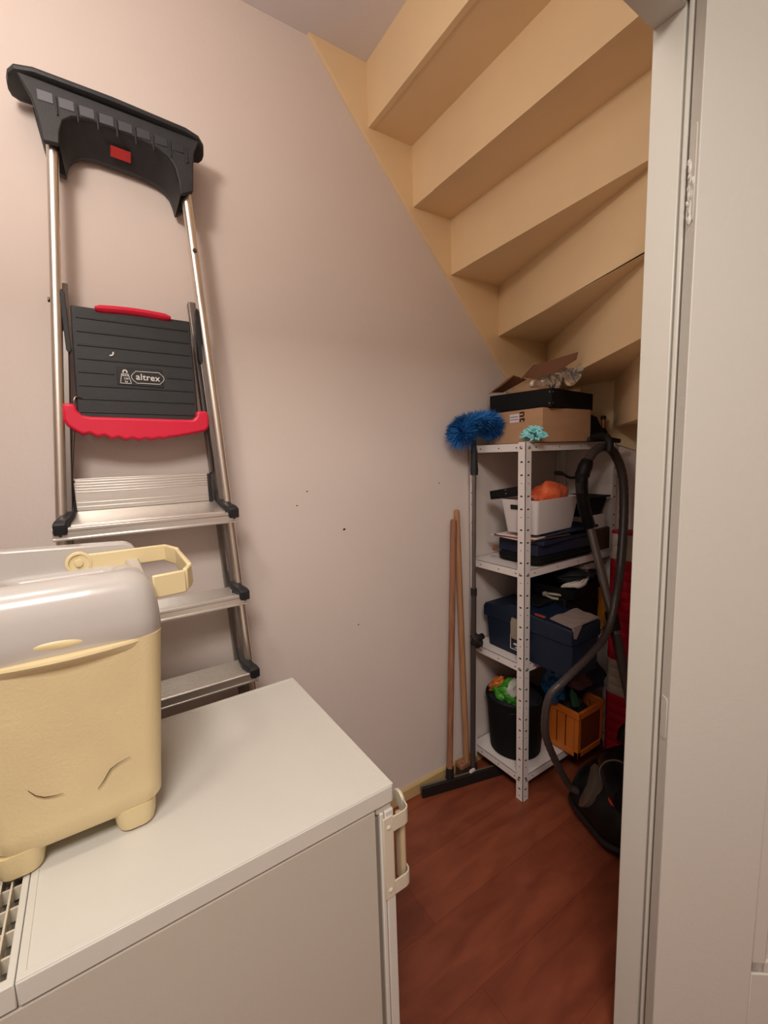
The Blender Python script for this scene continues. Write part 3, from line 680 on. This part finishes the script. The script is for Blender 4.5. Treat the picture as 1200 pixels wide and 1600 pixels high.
# black bag behind the box
mb = MB(); mb.rrect([(1.4275, -1.13, 1.775, .07, .055, .03), (1.47, -1.13, 1.775, .075, .06, .04), (1.53, -1.14, 1.77, .065, .05, .04), (1.552, -1.15, 1.765, .03, .03, .02)])
tag(mb.build('black_pouch', BLKM), 'rounded black pouch behind the cardboard box on the top shelf', 'pouch')
sp_ = thing('spray_bottle', 'slim black bottle with copper band at the far end of the top shelf', 'bottle', (-1.09, 1.865, 1.4275))
MB().lathe([(.016, 1.4275), (.017, 1.44), (.017, 1.47), (.009, 1.485)], (-1.09, 1.865, 0), n=20).build('bottle_body', VAC, sp_)
MB().lathe([(.0095, 1.484), (.0095, 1.522)], (-1.09, 1.865, 0), n=16).build('copper_band', mat('copper', (190, 130, 100), .35, metal=.6), sp_)
MB().lathe([(.0105, 1.521), (.0105, 1.536), (.005, 1.538)], (-1.09, 1.865, 0), n=16).build('cap', BLK, sp_)

# ------------------------------------------------------------------ second shelf
c_ = thing('laptop_case', 'flat black zipped case at the bottom of the pile on the second shelf', 'case', (-1.16, 1.55, .951))
mb = MB(); mb.rrect([(.9515, -1.158, 1.575, .088, .170, .02), (.958, -1.158, 1.575, .103, .185, .03), (.985, -1.158, 1.575, .105, .187, .03), (.992, -1.158, 1.575, .095, .178, .025)]); mb.build('case_body', BLKM, c_)
mb = MB(); mb.rrect([(.971, -1.158, 1.575, .1062, .1882, .03), (.974, -1.158, 1.575, .1062, .1882, .03)]); mb.build('zip', RUB, c_)
fnames = [('black lever binder lying on the flat black case', NAVY, .9925, 1.035, .100, -2), ('navy document folder in the pile under the white basket', NAVY, 1.036, 1.052, .106, 3)]
for i, (lab_, mt_, z0, z1, hx, rz) in enumerate(fnames):
    mb = MB(); mb.M = Matrix.Translation((-1.155, 1.575, 0)) @ Matrix.Rotation(R(rz), 4, 'Z')
    mb.rrect([(z0, 0, 0, hx, .178, .006), (z1, 0, 0, hx, .178, .006)]); tag(mb.build('document_folder', mt_, bevel=.002), lab_, 'folder', 'folders on the second shelf')
for i in range(3):
    mb = MB(); mb.M = Matrix.Translation((-1.165, 1.51, 0)) @ Matrix.Rotation(R((-4, 2, 6)[i]), 4, 'Z')
    z0 = 1.053+.0052*i; mb.box(-.10+.01*i, .098, -.15, .10, z0, z0+.004)
    tag(mb.build('magazine', [PAPER, mat('pink_print', (150, 60, 80), .5), PAPER][i], bevel=.0006), ['pale magazine lowest of three sticking out under the basket', 'pinkish magazine between two pale ones under the basket', 'pale magazine topmost of three under the basket'][i], 'magazine', 'magazines on the folders')
cl = thing('blue_binder', 'navy blue binder tilted on the magazines under the white basket', 'binder', (-1.10, 1.66, 1.07))
mb = MB(); mb.hexa([(-1.19, 1.44, 1.0695), (-1.035, 1.43, 1.0695), (-1.035, 1.76, 1.0695), (-1.19, 1.76, 1.0695), (-1.19, 1.44, 1.0755), (-1.035, 1.43, 1.0755), (-1.035, 1.76, 1.082), (-1.19, 1.76, 1.082)])
mb.build('binder_cover', NAVY, cl, bevel=.003)
mb = MB(); mb.lathe([(.006, 0), (.013, .001), (.013, .007), (.006, .008)], (-1.245, 1.355, 1.007), 'x', 18); tag(mb.build('wooden_knob', WOOD1), 'small wooden disc sticking out left of the black case', 'disc')
bk = thing('white_basket', 'white plastic storage basket with cut-out handle on the second shelf', 'basket', (-1.12, 1.45, 1.09))
mb = MB(); Bm = Matrix.Translation((-1.124, 1.490, 1.0815)) @ Matrix.Rotation(R(4), 4, 'Z'); mb.M = Bm
def shell(mb, hx, hy, h, tx, ty, th, r_):
    o1 = [(0, 0, 0, hx, hy, r_), (h, 0, 0, hx+tx, hy+ty, r_)]; i1 = [(h, 0, 0, hx+tx-th, hy+ty-th, r_*.8), (th, 0, 0, hx-th, hy-th, r_*.8)]
    mb.rrect(o1+i1, 5)
shell(mb, .068, .125, .132, .016, .020, .003, .012); bs = mb.build('basket_shell', WPLAST, bk, bevel=.001)
mb = MB(); mb.M = Bm; mb.hexa([(-.036, -.1435, .094), (.016, -.1435, .094), (.016, -.1410, .094), (-.036, -.1410, .094), (-.036, -.1462, .112), (.016, -.1462, .112), (.016, -.1436, .112), (-.036, -.1436, .112)]); mb.build('handle_hole', DARK, bs, bevel=.001)
mb = MB(); mb.blob((-1.112, 1.525, 1.205), (.052, .100, .064), 21, .22, 7, 4); tag(mb.build('orange_bag', ORANGE), 'crumpled orange plastic bag stuffed in the white basket', 'bag')
bt = thing('black_flat_box', 'flat black plastic box lying across the left edge of the white basket', 'box', (-1.16, 1.39, 1.213))
mb = MB(); mb.M = Matrix.Translation((-1.165, 1.335, 1.221)) @ Matrix.Rotation(R(-4), 4, 'Z') @ Matrix.Rotation(R(-10), 4, 'Y')
mb.box(-.088, .075, 0, .05, 0, .035); mb.build('box_body', BLKM, bt, bevel=.003)
mb = MB(); mb.M = Matrix.Translation((-1.165, 1.335, 1.221)) @ Matrix.Rotation(R(-4), 4, 'Z') @ Matrix.Rotation(R(-10), 4, 'Y')
mb.box(.0, .006, -.0012, 0, .012, .016); mb.box(-.002, .008, -.0012, 0, .028, .030); mb.build('latch', BOLT, bt)
mb = MB(); mb.hexa([(-1.20, 1.70, 1.112), (-1.085, 1.70, 1.112), (-1.085, 1.86, 1.112), (-1.20, 1.86, 1.112), (-1.21, 1.68, 1.188), (-1.075, 1.68, 1.188), (-1.075, 1.89, 1.188), (-1.21, 1.89, 1.188)])
bb = thing('dark_storage_tray', 'dark brown open tray at the far end of the second shelf', 'tray', (-1.14, 1.78, 1.11)); mb.build('tray_body', BLKM, bb, bevel=.003)
mb = MB(); mb.box(-1.225, -1.065, 1.675, 1.90, 1.185, 1.193); mb.build('tray_lip', BLKM, bb, bevel=.002)
mb = MB(); mb.box(-1.20, -1.075, 1.77, 1.88, 1.050, 1.110); tag(mb.build('white_carton', WPLAST, bevel=.002), 'small white carton under the dark tray at the far end of the second shelf', 'carton')
mb = MB(); mb.tube(smooth([(-1.12, 1.58, 1.305), (-1.11, 1.61, 1.300), (-1.10, 1.65, 1.282), (-1.10, 1.72, 1.280), (-1.12, 1.80, 1.262), (-1.14, 1.83, 1.20)], 5), [.009]*6+[.006]*20, 10); tag(mb.build('black_cable', RUB), 'thick black cable with plug behind the orange bag', 'cable')
mb = MB(); mb.rrect([(.9515, -1.13, 1.845, .060, .070, .008), (1.049, -1.13, 1.845, .060, .070, .012)]); tag(mb.build('brown_box', BBROWN, bevel=.002), 'small brown box standing at the far end of the second shelf', 'box')

# ------------------------------------------------------------------ third shelf
tb = thing('toolbox', 'dark blue plastic toolbox jutting over the front edge of the third shelf', 'toolbox', (-1.09, 1.42, .575))
TX0, TX1, TY0, TY1 = -1.288, -.882, 1.356, 1.525
mb = MB(); mb.hexa([(TX0+.01, TY0+.006, .5755), (TX1-.002, TY0+.006, .5755), (TX1-.002, TY1-.006, .5755), (TX0+.01, TY1-.006, .5755), (TX0, TY0, .72), (TX1, TY0, .72), (TX1, TY1, .72), (TX0, TY1, .72)])
tbb = mb.build('lower_box', TOOLB, tb, bevel=.004)
mb = MB(); mb.prism([(TX0-.010, .705), (TX1+.004, .705), (TX1+.004, .765), (TX1-.06, .768), (-1.045, .772), (-1.085, .790), (-1.15, .790), (-1.19, .768), (TX0-.002, .762), (TX0-.012, .745)], TY0-.008, TY1+.004, 'y')
tl = mb.build('lid', TOOLB, tb, bevel=.005, seg=3)
mb = MB(); mb.rrect([(.655, -1.108, TY0-.008, .034, .009, .008), (.672, -1.108, TY0-.009, .038, .010, .008), (.720, -1.108, TY0-.010, .038, .010, .008), (.738, -1.108, TY0-.009, .034, .009, .008)]); mb.build('latch', TGREY, tb)
mb = MB(); mb.box(-1.160, -1.095, TY0+.0005, TY0+.004, .600, .662); lb = mb.build('sticker', LAB, tb, bevel=.001)
mb = MB(); mb.box(-1.155, -1.100, TY0-.0004, TY0+.001, .605, .657); mb.build('sticker_print', NAVY, lb)
mb = MB(); mb.blob((-1.130, TY0-.0006, .626), (.012, .0006, .005), 1, .4, 6, 2); mb.blob((-1.122, TY0-.0006, .612), (.012, .0006, .004), 2, .4, 6, 2); mb.build('sticker_picture', PAPER, lb)
# folded grey cloth lying over the toolbox end
mb = MB(); N = 14; top_v = []; 
for i in range(N+1):
    for k in range(N+1):
        s_, t_ = i/N, k/N; x = -.985+.105*s_; y = 1.372+.165*t_-.02*s_
        z = .7755+.004*noise.noise(Vector((x*30, y*30, 0)))+ .003
        top_v.append((x, y, z))
vs = top_v+[(x, y, .7725) for x, y, z in top_v]; K = (N+1)**2; fs = []
for i in range(N):
    for k in range(N):
        a_ = i*(N+1)+k; fs += [(a_, a_+1, a_+N+2, a_+N+1), (K+a_, K+a_+N+1, K+a_+N+2, K+a_+1)]
for k in range(N): fs += [(k, K+k, K+k+1, k+1), (N*(N+1)+k, N*(N+1)+k+1, K+N*(N+1)+k+1, K+N*(N+1)+k)]
for i in range(N): a_ = i*(N+1); fs += [(a_, a_+N+1, K+a_+N+1, K+a_), (a_+N, K+a_+N, K+a_+2*N+1, a_+2*N+1)]
mb.add(vs, fs); mb.hexa([(-.8795, 1.36, .735), (-.876, 1.36, .735), (-.876, 1.372, .73), (-.8795, 1.372, .73), (-.883, 1.353, .779), (-.876, 1.353, .779), (-.876, 1.41, .779), (-.883, 1.41, .779)])
tag(mb.build('grey_cloth', GCLOTH), 'folded grey cloth lying on the right end of the toolbox', 'cloth')
og = thing('organiser_tray', 'black tray of odds and ends on the third shelf behind the toolbox', 'tray', (-1.14, 1.66, .79))
mb = MB(); mb.M = Matrix.Translation((-1.15, 1.67, .797)) @ Matrix.Rotation(R(8), 4, 'Z')
shell(mb, .120, .135, .045, .012, .012, .003, .015); mb.build('tray_shell', BLKM, og)
mb = MB(); mb.box(-1.27, -1.04, 1.545, 1.785, .5755, .795); tag(mb.build('black_case', BLKM, bevel=.006), 'black case standing on the third shelf beneath the odds and ends tray', 'case')
mb = MB(); mb.M = Matrix.Translation((-1.08, 1.66, .85)) @ Matrix.Rotation(R(14), 4, 'Z') @ Matrix.Rotation(R(8), 4, 'X')
for i in range(5):
    mb.tube(smooth([(-.02+.011*i, -.085+.006*i, -.004), (.0+.012*i, -.02, -.006+.003*(i % 2)), (.018+.006*i, .06, .006), (.03, .12, .004)], 4), [.003]+[.009]*6+[.012]*5+[.006], 8, flat=.6)
mb.blob((.03, .045, .016), (.018, .022, .010), 3, .2, 6, 2)
tag(mb.build('work_gloves', PAPER), 'pair of crumpled off-white work gloves on the tray on the third shelf', 'gloves')
mb = MB(); mb.blob((-1.12, 1.70, .868), (.085, .12, .028), 11, .5, 10, 3); tag(mb.build('dark_bundle', CRATED), 'dark crumpled bundle behind the off-white gloves', 'bundle')
mb = MB(); mb.blob((-1.09, 1.76, .893), (.045, .07, .02), 5, .4, 10, 3); tag(mb.build('grey_rag', GCLOTH), 'grey rag under the second shelf on the dark bundle', 'rag')
mb = MB(); mb.blob((-1.105, 1.505, .8135), (.011, .014, .010), 1, .3, 6, 2); mb.tube([(-1.110, 1.515, .812), (-1.075, 1.53, .812), (-1.06, 1.545, .809)], [.005, .006, .005], 8); mb.tube([(-1.095, 1.50, .808), (-1.070, 1.505, .803), (-1.050, 1.515, .803)], [.004, .006, .005], 8)
tag(mb.build('white_clamp', TGREY), 'small pale plastic clamp on top of the toolbox lid', 'clamp')
mb = MB(); mb.box(-1.155, -1.06, 1.40, 1.50, .792, .7975); tag(mb.build('black_notebook', BLKM, bevel=.001), 'thin black notebook lying on the toolbox lid', 'notebook')
mb = MB(); mb.box(-1.045, -1.0, 1.36, 1.368, .7735, .7795); tag(mb.build('red_pencil', mat('dull_red', (150, 62, 48), .5)), 'short red stick on the toolbox lid beside the post', 'pencil')
nb = thing('net_bag', 'orange and yellow net bag between toolbox and far wall on the third shelf', 'bag', (-1.07, 1.85, .5755))
mb = MB(); mb.blob((-1.11, 1.842, .690), (.048, .044, .110), 4, .25, 8, 3); mb.build('net', NETY, nb)
mb = MB()
for i in range(10): yy = 1.82+.010*i; mb.tube(smooth([(-1.056+.004*(i % 3), yy-.012, .60+.02*(i % 2)), (-1.052, yy-.02, .67), (-1.054, yy-.006, .73), (-1.07, yy-.01, .79)], 4), .0025, 6)
mb.build('net_cords', mat('yellow_cord', (226, 160, 50), .6), nb)

# ------------------------------------------------------------------ bottom shelf
bu = thing('black_bucket', 'black plastic bucket on the bottom shelf', 'bucket', (-1.205, 1.450, .105))
mb = MB(); mb.lathe([(.100, .1055), (.107, .110), (.122, .34), (.127, .345), (.127, .352), (.120, .352), (.105, .115), (.001, .113)], (-1.207, 1.448, 0), n=40); mb.build('bucket_shell', BLKM, bu)
mb = MB(); mb.blob((-1.207, 1.448, .325), (.108, .108, .035), 2, .3, 8, 3); tag(mb.build('dark_bin_liner', CRATED), 'dark crumpled liner filling the black bucket', 'liner')
gb = thing('green_packet', 'green and white foil packet sticking out of the black bucket', 'packet', (-1.19, 1.42, .35))
mb = MB(); mb.blob((-1.215, 1.400, .362), (.070, .040, .042), 1, .45, 9, 4); mb.build('green_foil_part', GREENB, gb)
mb = MB(); mb.M = Matrix.Translation((-1.180, 1.405, .395)) @ Matrix.Rotation(R(24), 4, 'Y'); mb.blob((0, 0, 0), (.032, .030, .056), 5, .35, 9, 3); mb.build('white_foil_part', WHITEF, gb)
mb = MB(); mb.M = Matrix.Translation((-1.225, 1.40, .392)) @ Matrix.Rotation(R(35), 4, 'Y'); mb.blob((0, 0, 0), (.018, .026, .064), 9, .35, 9, 3); mb.build('green_stripe_part', GREENB, gb)
mb = MB(); mb.M = Matrix.Translation((-1.268, 1.395, .385)) @ Matrix.Rotation(R(40), 4, 'Y'); mb.blob((0, 0, 0), (.022, .026, .058), 13, .4, 9, 3); mb.build('orange_foil_part', ORF, gb)
cr = thing('orange_crate', 'orange slatted plastic crate hanging over the front of the bottom shelf', 'crate', (-1.10, 1.66, .106))
CX0, CX1, CY0, CY1, Z0, Z1 = -1.240, -.990, 1.580, 1.765, .1065, .312
fr_ = MB(); t_ = .008
for x, y in ((CX0, CY0), (CX1-.02, CY0), (CX0, CY1-.02), (CX1-.02, CY1-.02)): fr_.box(x, x+.02, y, y+.02, Z0, Z1-.02)
fr_.box(CX0-.004, CX1+.004, CY0-.004, CY0+t_, Z1-.03, Z1); fr_.box(CX0-.004, CX1+.004, CY1-t_, CY1+.004, Z1-.03, Z1); fr_.box(CX0-.004, CX0+t_, CY0, CY1, Z1-.03, Z1); fr_.box(CX1-t_, CX1+.004, CY0, CY1, Z1-.03, Z1)
fr_.box(CX0, CX1, CY0, CY0+t_, Z0, Z0+.028); fr_.box(CX0, CX1, CY1-t_, CY1, Z0, Z0+.028); fr_.box(CX0, CX0+t_, CY0, CY1, Z0, Z0+.028); fr_.box(CX1-t_, CX1, CY0, CY1, Z0, Z0+.028)
fr_.box(CX0, CX1, CY0, CY1, Z0, Z0+.006)
fr_.build('crate_frame', CRATE, cr, bevel=.002)
xx = CX0+.0215
while xx < CX1-.03:
    for y0_ in (CY0+.001, CY1-.006): mb = MB(); mb.box(xx, xx+.037, y0_, y0_+.005, Z0+.02, Z1-.025); mb.build('slat', CRATE, cr, bevel=.001)
    xx += .0425
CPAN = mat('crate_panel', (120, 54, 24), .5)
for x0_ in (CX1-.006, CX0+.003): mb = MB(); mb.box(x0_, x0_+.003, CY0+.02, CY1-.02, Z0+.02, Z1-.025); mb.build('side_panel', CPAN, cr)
mb = MB(); mb.blob((-1.115, 1.672, .268), (.100, .075, .070), 7, .25, 8, 3); tag(mb.build('dark_bag', CRATED), 'dark bag of things filling the orange crate', 'bag')
mb = MB(); mb.blob((-1.10, 1.735, .41), (.105, .095, .085), 8, .25, 8, 3); tag(mb.build('navy_holdall', mat('navy_fabric', (24, 28, 48), .8, bump=.3, bscale=40)), 'navy holdall piled above the orange crate', 'bag')
mb = MB(); mb.blob((-1.040, 1.655, .415), (.045, .062, .036), 6, .25, 8, 3); tag(mb.build('mauve_garment', MAUVE), 'dull mauve garment hanging over the navy holdall', 'garment')
mb = MB(); mb.blob((-1.105, 1.575, .405), (.050, .050, .090), 12, .35, 9, 4); tag(mb.build('blue_plastic_bag', BBAG), 'crumpled blue plastic bag between bucket and orange crate', 'bag')
mb = MB(); mb.tube(smooth([(-1.06, 1.51, .51), (-1.05, 1.55, .498), (-1.035, 1.585, .478), (-1.02, 1.62, .460)], 4), [.006, .012, .010, .014, .012, .014, .012, .010, .013, .012, .009, .008, .005], 8, flat=.5); tag(mb.build('clear_wrapper', mat('dull_wrapper', (110, 104, 92), .35)), 'crinkled clear wrapper on top of the blue plastic bag', 'wrapper')
mb = MB(); mb.M = Matrix.Translation((-1.028, 1.60, .36)) @ Matrix.Rotation(R(20), 4, 'X'); mb.lathe([(.001, -.04), (.016, -.038), (.016, .015), (.006, .035), (.006, .048)], n=16)
tag(mb.build('green_bottle', mat('green_glass', (40, 90, 66), .3)), 'small green bottle sticking up from the orange crate', 'bottle')

# ------------------------------------------------------------------ red and white striped pack
rw = thing('striped_folding_pack', 'tall red and white striped pack leaning on the far wall beside the shelving', 'pack', (-.87, 1.88, 0))
bands = [(1.035, 1.045, PREDM), (.925, 1.035, PWHT), (.475, .925, PREDM), (.315, .475, PWHT), (.0, .315, PREDM)]
for z0, z1, m_ in bands:
    n_ = max(1, round((z1-z0)/.045)); secs = []
    for k in range(n_):
        a0_ = z0+(z1-z0)*k/n_; a1_ = z0+(z1-z0)*(k+1)/n_
        for z_, s_ in ((a0_, -.002), (a0_+.003, 0), (a1_-.003, 0), (a1_, -.002)): secs.append((z_, -.862, 1.877, .170+s_, .045+s_, .03))
    mb = MB(); mb.rrect(secs, 5); mb.build('fabric_band', m_, rw)

# ------------------------------------------------------------------ vacuum cleaner
vc = thing('vacuum_cleaner', 'black canister vacuum cleaner with its hose looped up in front of the shelving', 'vacuum cleaner', (-.74, 1.53, 0))
mb = MB(); mb.M = Matrix.Translation((-.755, 1.545, 0)) @ Matrix.Rotation(R(-22), 4, 'Z')
mb.rrect([(.012, 0, 0, .13, .16, .06), (.03, 0, 0, .145, .180, .08), (.10, 0, 0, .15, .185, .09), (.17, 0, .01, .14, .17, .09), (.23, 0, .03, .115, .135, .08), (.265, 0, .04, .08, .10, .07), (.275, 0, .05, .04, .06, .035)], 8); mb.build('canister_body', VAC, vc, ang=80)
mb = MB(); mb.M = Matrix.Translation((-.755, 1.545, 0)) @ Matrix.Rotation(R(-22), 4, 'Z')
mb.rrect([(.040, 0, 0, .152, .187, .085), (.052, 0, 0, .156, .191, .088), (.064, 0, 0, .152, .187, .085)], 8); mb.build('bumper_strip', RUB, vc)
mb = MB(); mb.M = Matrix.Translation((-.848, 1.428, .155)) @ Matrix.Rotation(R(-52), 4, 'Z') @ Matrix.Rotation(R(-22), 4, 'X')
mb.rings([[(.068*math.cos(q)*s_, y, .085*math.sin(q)*s_) for q in [k*math.tau/28 for k in range(28)]] for y, s_ in ((.02, 1), (-.005, 1), (-.012, .8), (-.014, .3))]); mb.build('dust_cover', SMOKE, vc)
for sx in (-1, 1):
    mb = MB(); mb.M = Matrix.Translation((-.755, 1.545, 0)) @ Matrix.Rotation(R(-22), 4, 'Z'); mb.lathe([(.001, 0), (.055, .004), (.085, .012), (.088, .03), (.07, .036)] if sx > 0 else [(.001, 0), (.055, -.004), (.085, -.012), (.088, -.03), (.07, -.036)], (sx*.135 - sx*.01, .09, .090), 'x', 28); mb.build('wheel', RUB, vc)
mb = MB(); mb.tube([(-.80, 1.50, .235), (-.755, 1.44, .250), (-.69, 1.37, .262), (-.655, 1.335, .268)], [.050, .052, .052, .048], 28); cy_ = mb.build('motor_barrel', VAC, vc)
mb = MB(); mb.tube([(-.757, 1.443, .2495), (-.754, 1.439, .2502)], [.0545, .0545], 32); mb.build('chrome_ring', mat('grey_trim', (150, 136, 128), .3, metal=.5), cy_)
mb = MB(); mb.blob((-.712, 1.352, .226), (.018, .015, .020), 1, 0, 1, 3); mb.build('power_button', VBTN, cy_)
mb = MB(); mb.rrect([(.262, -.80, 1.66, .06, .05, .03), (.30, -.80, 1.66, .055, .045, .03), (.335, -.80, 1.66, .035, .03, .02)]); mb.build('filter_cap', VAC, vc)
hp = [(-.845, 1.44, .10), (-.885, 1.400, .125), (-.9, 1.372, .160), (-.895, 1.284, .3), (-.885, 1.215, .440), (-.87, 1.214, .569), (-.85, 1.279, .625), (-.848, 1.420, .674), (-.86, 1.545, .725), (-.88, 1.631, .838), (-.91, 1.711, .945), (-.94, 1.777, 1.14), (-.955, 1.786, 1.281), (-.965, 1.746, 1.367), (-.97, 1.689, 1.402), (-.97, 1.611, 1.391), (-.97, 1.552, 1.342)]
P_ = smooth(hp, 16)
rr = [(.0128+.0045*min(1, max(0, (p_.z-.70)/.25)))+.0005*math.sin(i*1.9) for i, p_ in enumerate(P_)]
MB().tube(P_, rr, 16).build('hose', HOSE, vc, ang=70)
mb = MB(); mb.tube(smooth([(-.97, 1.560, 1.352), (-.97, 1.531, 1.300), (-.97, 1.529, 1.255), (-.97, 1.545, 1.185), (-.97, 1.586, 1.101)], 5), [.022, .024, .026, .025, .025, .027]+[.022]*15, 18); gp = mb.build('hose_grip', VAC, vc)
mb = MB(); mb.rrect([(1.235, -.965, 1.512, .012, .010, .006), (1.275, -.965, 1.504, .012, .012, .006)]); mb.build('trigger', BLK, gp)
mb = MB(); mb.tube([(-.972, 1.584, 1.115), (-.885, 1.618, .75), (-.85, 1.622, .60)], .0155, 18); tu = mb.build('upper_tube', TUBE, vc)
mb = MB(); mb.tube([(-.89, 1.617, .77), (-.875, 1.6185, .705)], [.024, .023], 18); mb.tube([(-.892, 1.622, .775), (-.892, 1.650, .80), (-.895, 1.66, .83)], [.018, .016, .012], 12); mb.build('clip_collar', RUB, vc)
mb = MB(); mb.tube([(-.87, 1.619, .69), (-.81, 1.628, .439), (-.775, 1.634, .29)], .0185, 18); mb.build('lower_tube', HOSE, vc)
hk = thing('hose_hook', 'black hook bracket at the shelf end that carries the vacuum hose', 'hook', (-1.03, 1.70, 1.40))
mb = MB(); mb.rrect([(1.428, -1.07, 1.725, .045, .060, .012), (1.445, -1.07, 1.725, .042, .056, .012)]); mb.build('hook_plate', RUB, hk, bevel=.002)
mb = MB(); mb.tube(smooth([(-1.05, 1.70, 1.440), (-1.00, 1.69, 1.445), (-.965, 1.675, 1.440), (-.945, 1.665, 1.415), (-.943, 1.66, 1.385)], 5), .014, 12); mb.tube([(-1.02, 1.74, 1.437), (-.98, 1.80, 1.425)], [.012, .009], 10); mb.build('hook_arm', RUB, hk)

# ------------------------------------------------------------------ sticks, squeegee, duster
s1 = thing('floor_squeegee', 'wide black floor squeegee with worn wooden stick on the floor', 'squeegee', (-1.275, 1.15, 0))
Q0, Q1 = Vector((-1.312, 1.000, 0)), Vector((-1.215, 1.365, 0)); d_ = (Q1-Q0).normalized(); nq = Vector((d_.y, -d_.x, 0))
mb = MB()
def qb(mb, t0, t1, z0, z1): mb.hexa([Q0+nq*t0+Vector((0, 0, z0)), Q1+nq*t0+Vector((0, 0, z0)), Q1+nq*t1+Vector((0, 0, z0)), Q0+nq*t1+Vector((0, 0, z0)), Q0+nq*t0+Vector((0, 0, z1)), Q1+nq*t0+Vector((0, 0, z1)), Q1+nq*t1+Vector((0, 0, z1)), Q0+nq*t1+Vector((0, 0, z1))])
qb(mb, 0, .012, .001, .046); mb.build('rubber_blade', RUB, s1, bevel=.002)
mb = MB(); qb(mb, -.016, 0, .012, .040); mb.build('metal_holder', mat('worn_metal', (120, 112, 92), .5, metal=.4), s1, bevel=.002)
M_ = Vector((-1.288, 1.132, .035))
mb = MB(); mb.tube([M_+Vector((0, 0, -.01)), M_+Vector((-.003, .006, .05))], [.018, .016], 14); mb.build('socket', RUB, s1)
mb = MB(); mb.tube([M_, (-1.318, 1.200, 1.128), (-1.3182, 1.2005, 1.133)], [.0125, .0125, .008], 16); mb.build('wooden_stick', WOOD1, s1)
mb = MB(); mb.rrect([(.046, -1.255, 1.232, .006, .016, .004), (.054, -1.255, 1.232, .005, .013, .004)]); mb.build('white_clip', LAB, s1)
s2 = thing('broom', 'broom with pale wooden stick standing right of the squeegee stick', 'broom', (-1.30, 1.25, 0))
mb = MB(); mb.tube([(-1.300, 1.243, .05), (-1.325, 1.224, 1.165), (-1.3252, 1.2238, 1.170)], [.0125, .0118, .007], 16); mb.build('wooden_stick', WOOD2, s2)
mb = MB(); mb.box(-1.328, -1.288, 1.200, 1.300, .040, .064); mb.build('broom_head', WOOD1, s2, bevel=.004)
mb = MB()
for i in range(9):
    for k in range(4): mb.tube([(-1.323+.011*k, 1.205+.011*i, .042), (-1.324+.011*k, 1.205+.0112*i, .002)], [.0035, .005], 5)
mb.build('bristles', mat('dark_bristle', (70, 46, 36), .8), s2)['kind'] = 'stuff'
du = thing('cobweb_duster', 'blue bristle cobweb duster on a telescopic pole standing against the shelving', 'duster', (-1.27, 1.27, 0))
mb = MB(); core = smooth([(-1.262, 1.190, 1.455), (-1.262, 1.200, 1.485), (-1.262, 1.240, 1.508), (-1.262, 1.295, 1.516), (-1.262, 1.345, 1.510), (-1.262, 1.375, 1.490)], 8)
N = len(core)
for i in range(6000):
    f_ = random.random(); q = core[min(N-1, int(f_*N))]+Vector((random.uniform(-.004, .004),)*3)
    tdir = (core[min(N-1, int(f_*N)+1)]-core[max(0, int(f_*N)-1)]).normalized()
    d_ = Vector((random.gauss(0, 1), random.gauss(0, 1), random.gauss(0, 1))).normalized()
    if 0.06 < f_ < .94: d_ = (d_-tdir*d_.dot(tdir)*.75).normalized()
    L = random.uniform(.052, .070)*(1 - (.16*math.exp(-((f_-.5)/.16)**2)))
    if d_.z < 0: L *= .93
    e_ = q+d_*L+Vector((0, 0, -.006)); e_.x = max(e_.x, WX+.004)
    if e_.y > 1.30: e_.z = max(e_.z, 1.431)
    if e_.y > 1.382: e_.x = min(e_.x, -1.303)
    sd = d_.cross(Vector((random.random(), random.random(), random.random()))).normalized()*.0017
    md = q+d_*L*.6
    mb.add([q-sd, q+sd, md+sd*.9, e_, md-sd*.9], [(0, 1, 2, 3, 4)])
br = mb.build('bristles', BLUE, du); br['kind'] = 'stuff'
MB().tube(core, .010, 10).build('wire_core', BLK, du)
mb = MB(); mb.tube([(-1.264, 1.262, 1.50), (-1.267, 1.265, 1.42), (-1.267, 1.266, 1.40), (-1.267, 1.266, 1.36), (-1.267, 1.266, 1.33), (-1.267, 1.266, 1.310)], [.010, .011, .014, .014, .016, .015], 16); mb.build('black_socket', BLK, du)
mb = MB(); mb.tube([(-1.267, 1.266, 1.315), (-1.269, 1.262, .83)], .0082, 14); mb.build('upper_pole', TUBE, du)
mb = MB(); mb.tube([(-1.269, 1.262, .84), (-1.272, 1.252, .002)], .0108, 14); mb.build('lower_pole', HOSE, du)
mb = MB(); mb.tube([(-1.269, 1.262, .845), (-1.269, 1.262, .815)], .0125, 14); mb.build('pole_collar', BLK, du)
mb = MB(); mb.blob((-1.262, 1.268, .620), (.026, .022, .028), 3, .35, 8, 3); mb.tube([(-1.262, 1.270, .625), (-1.235, 1.278, .648)], [.016, .012], 10); mb.build('black_strap', RUB, du)
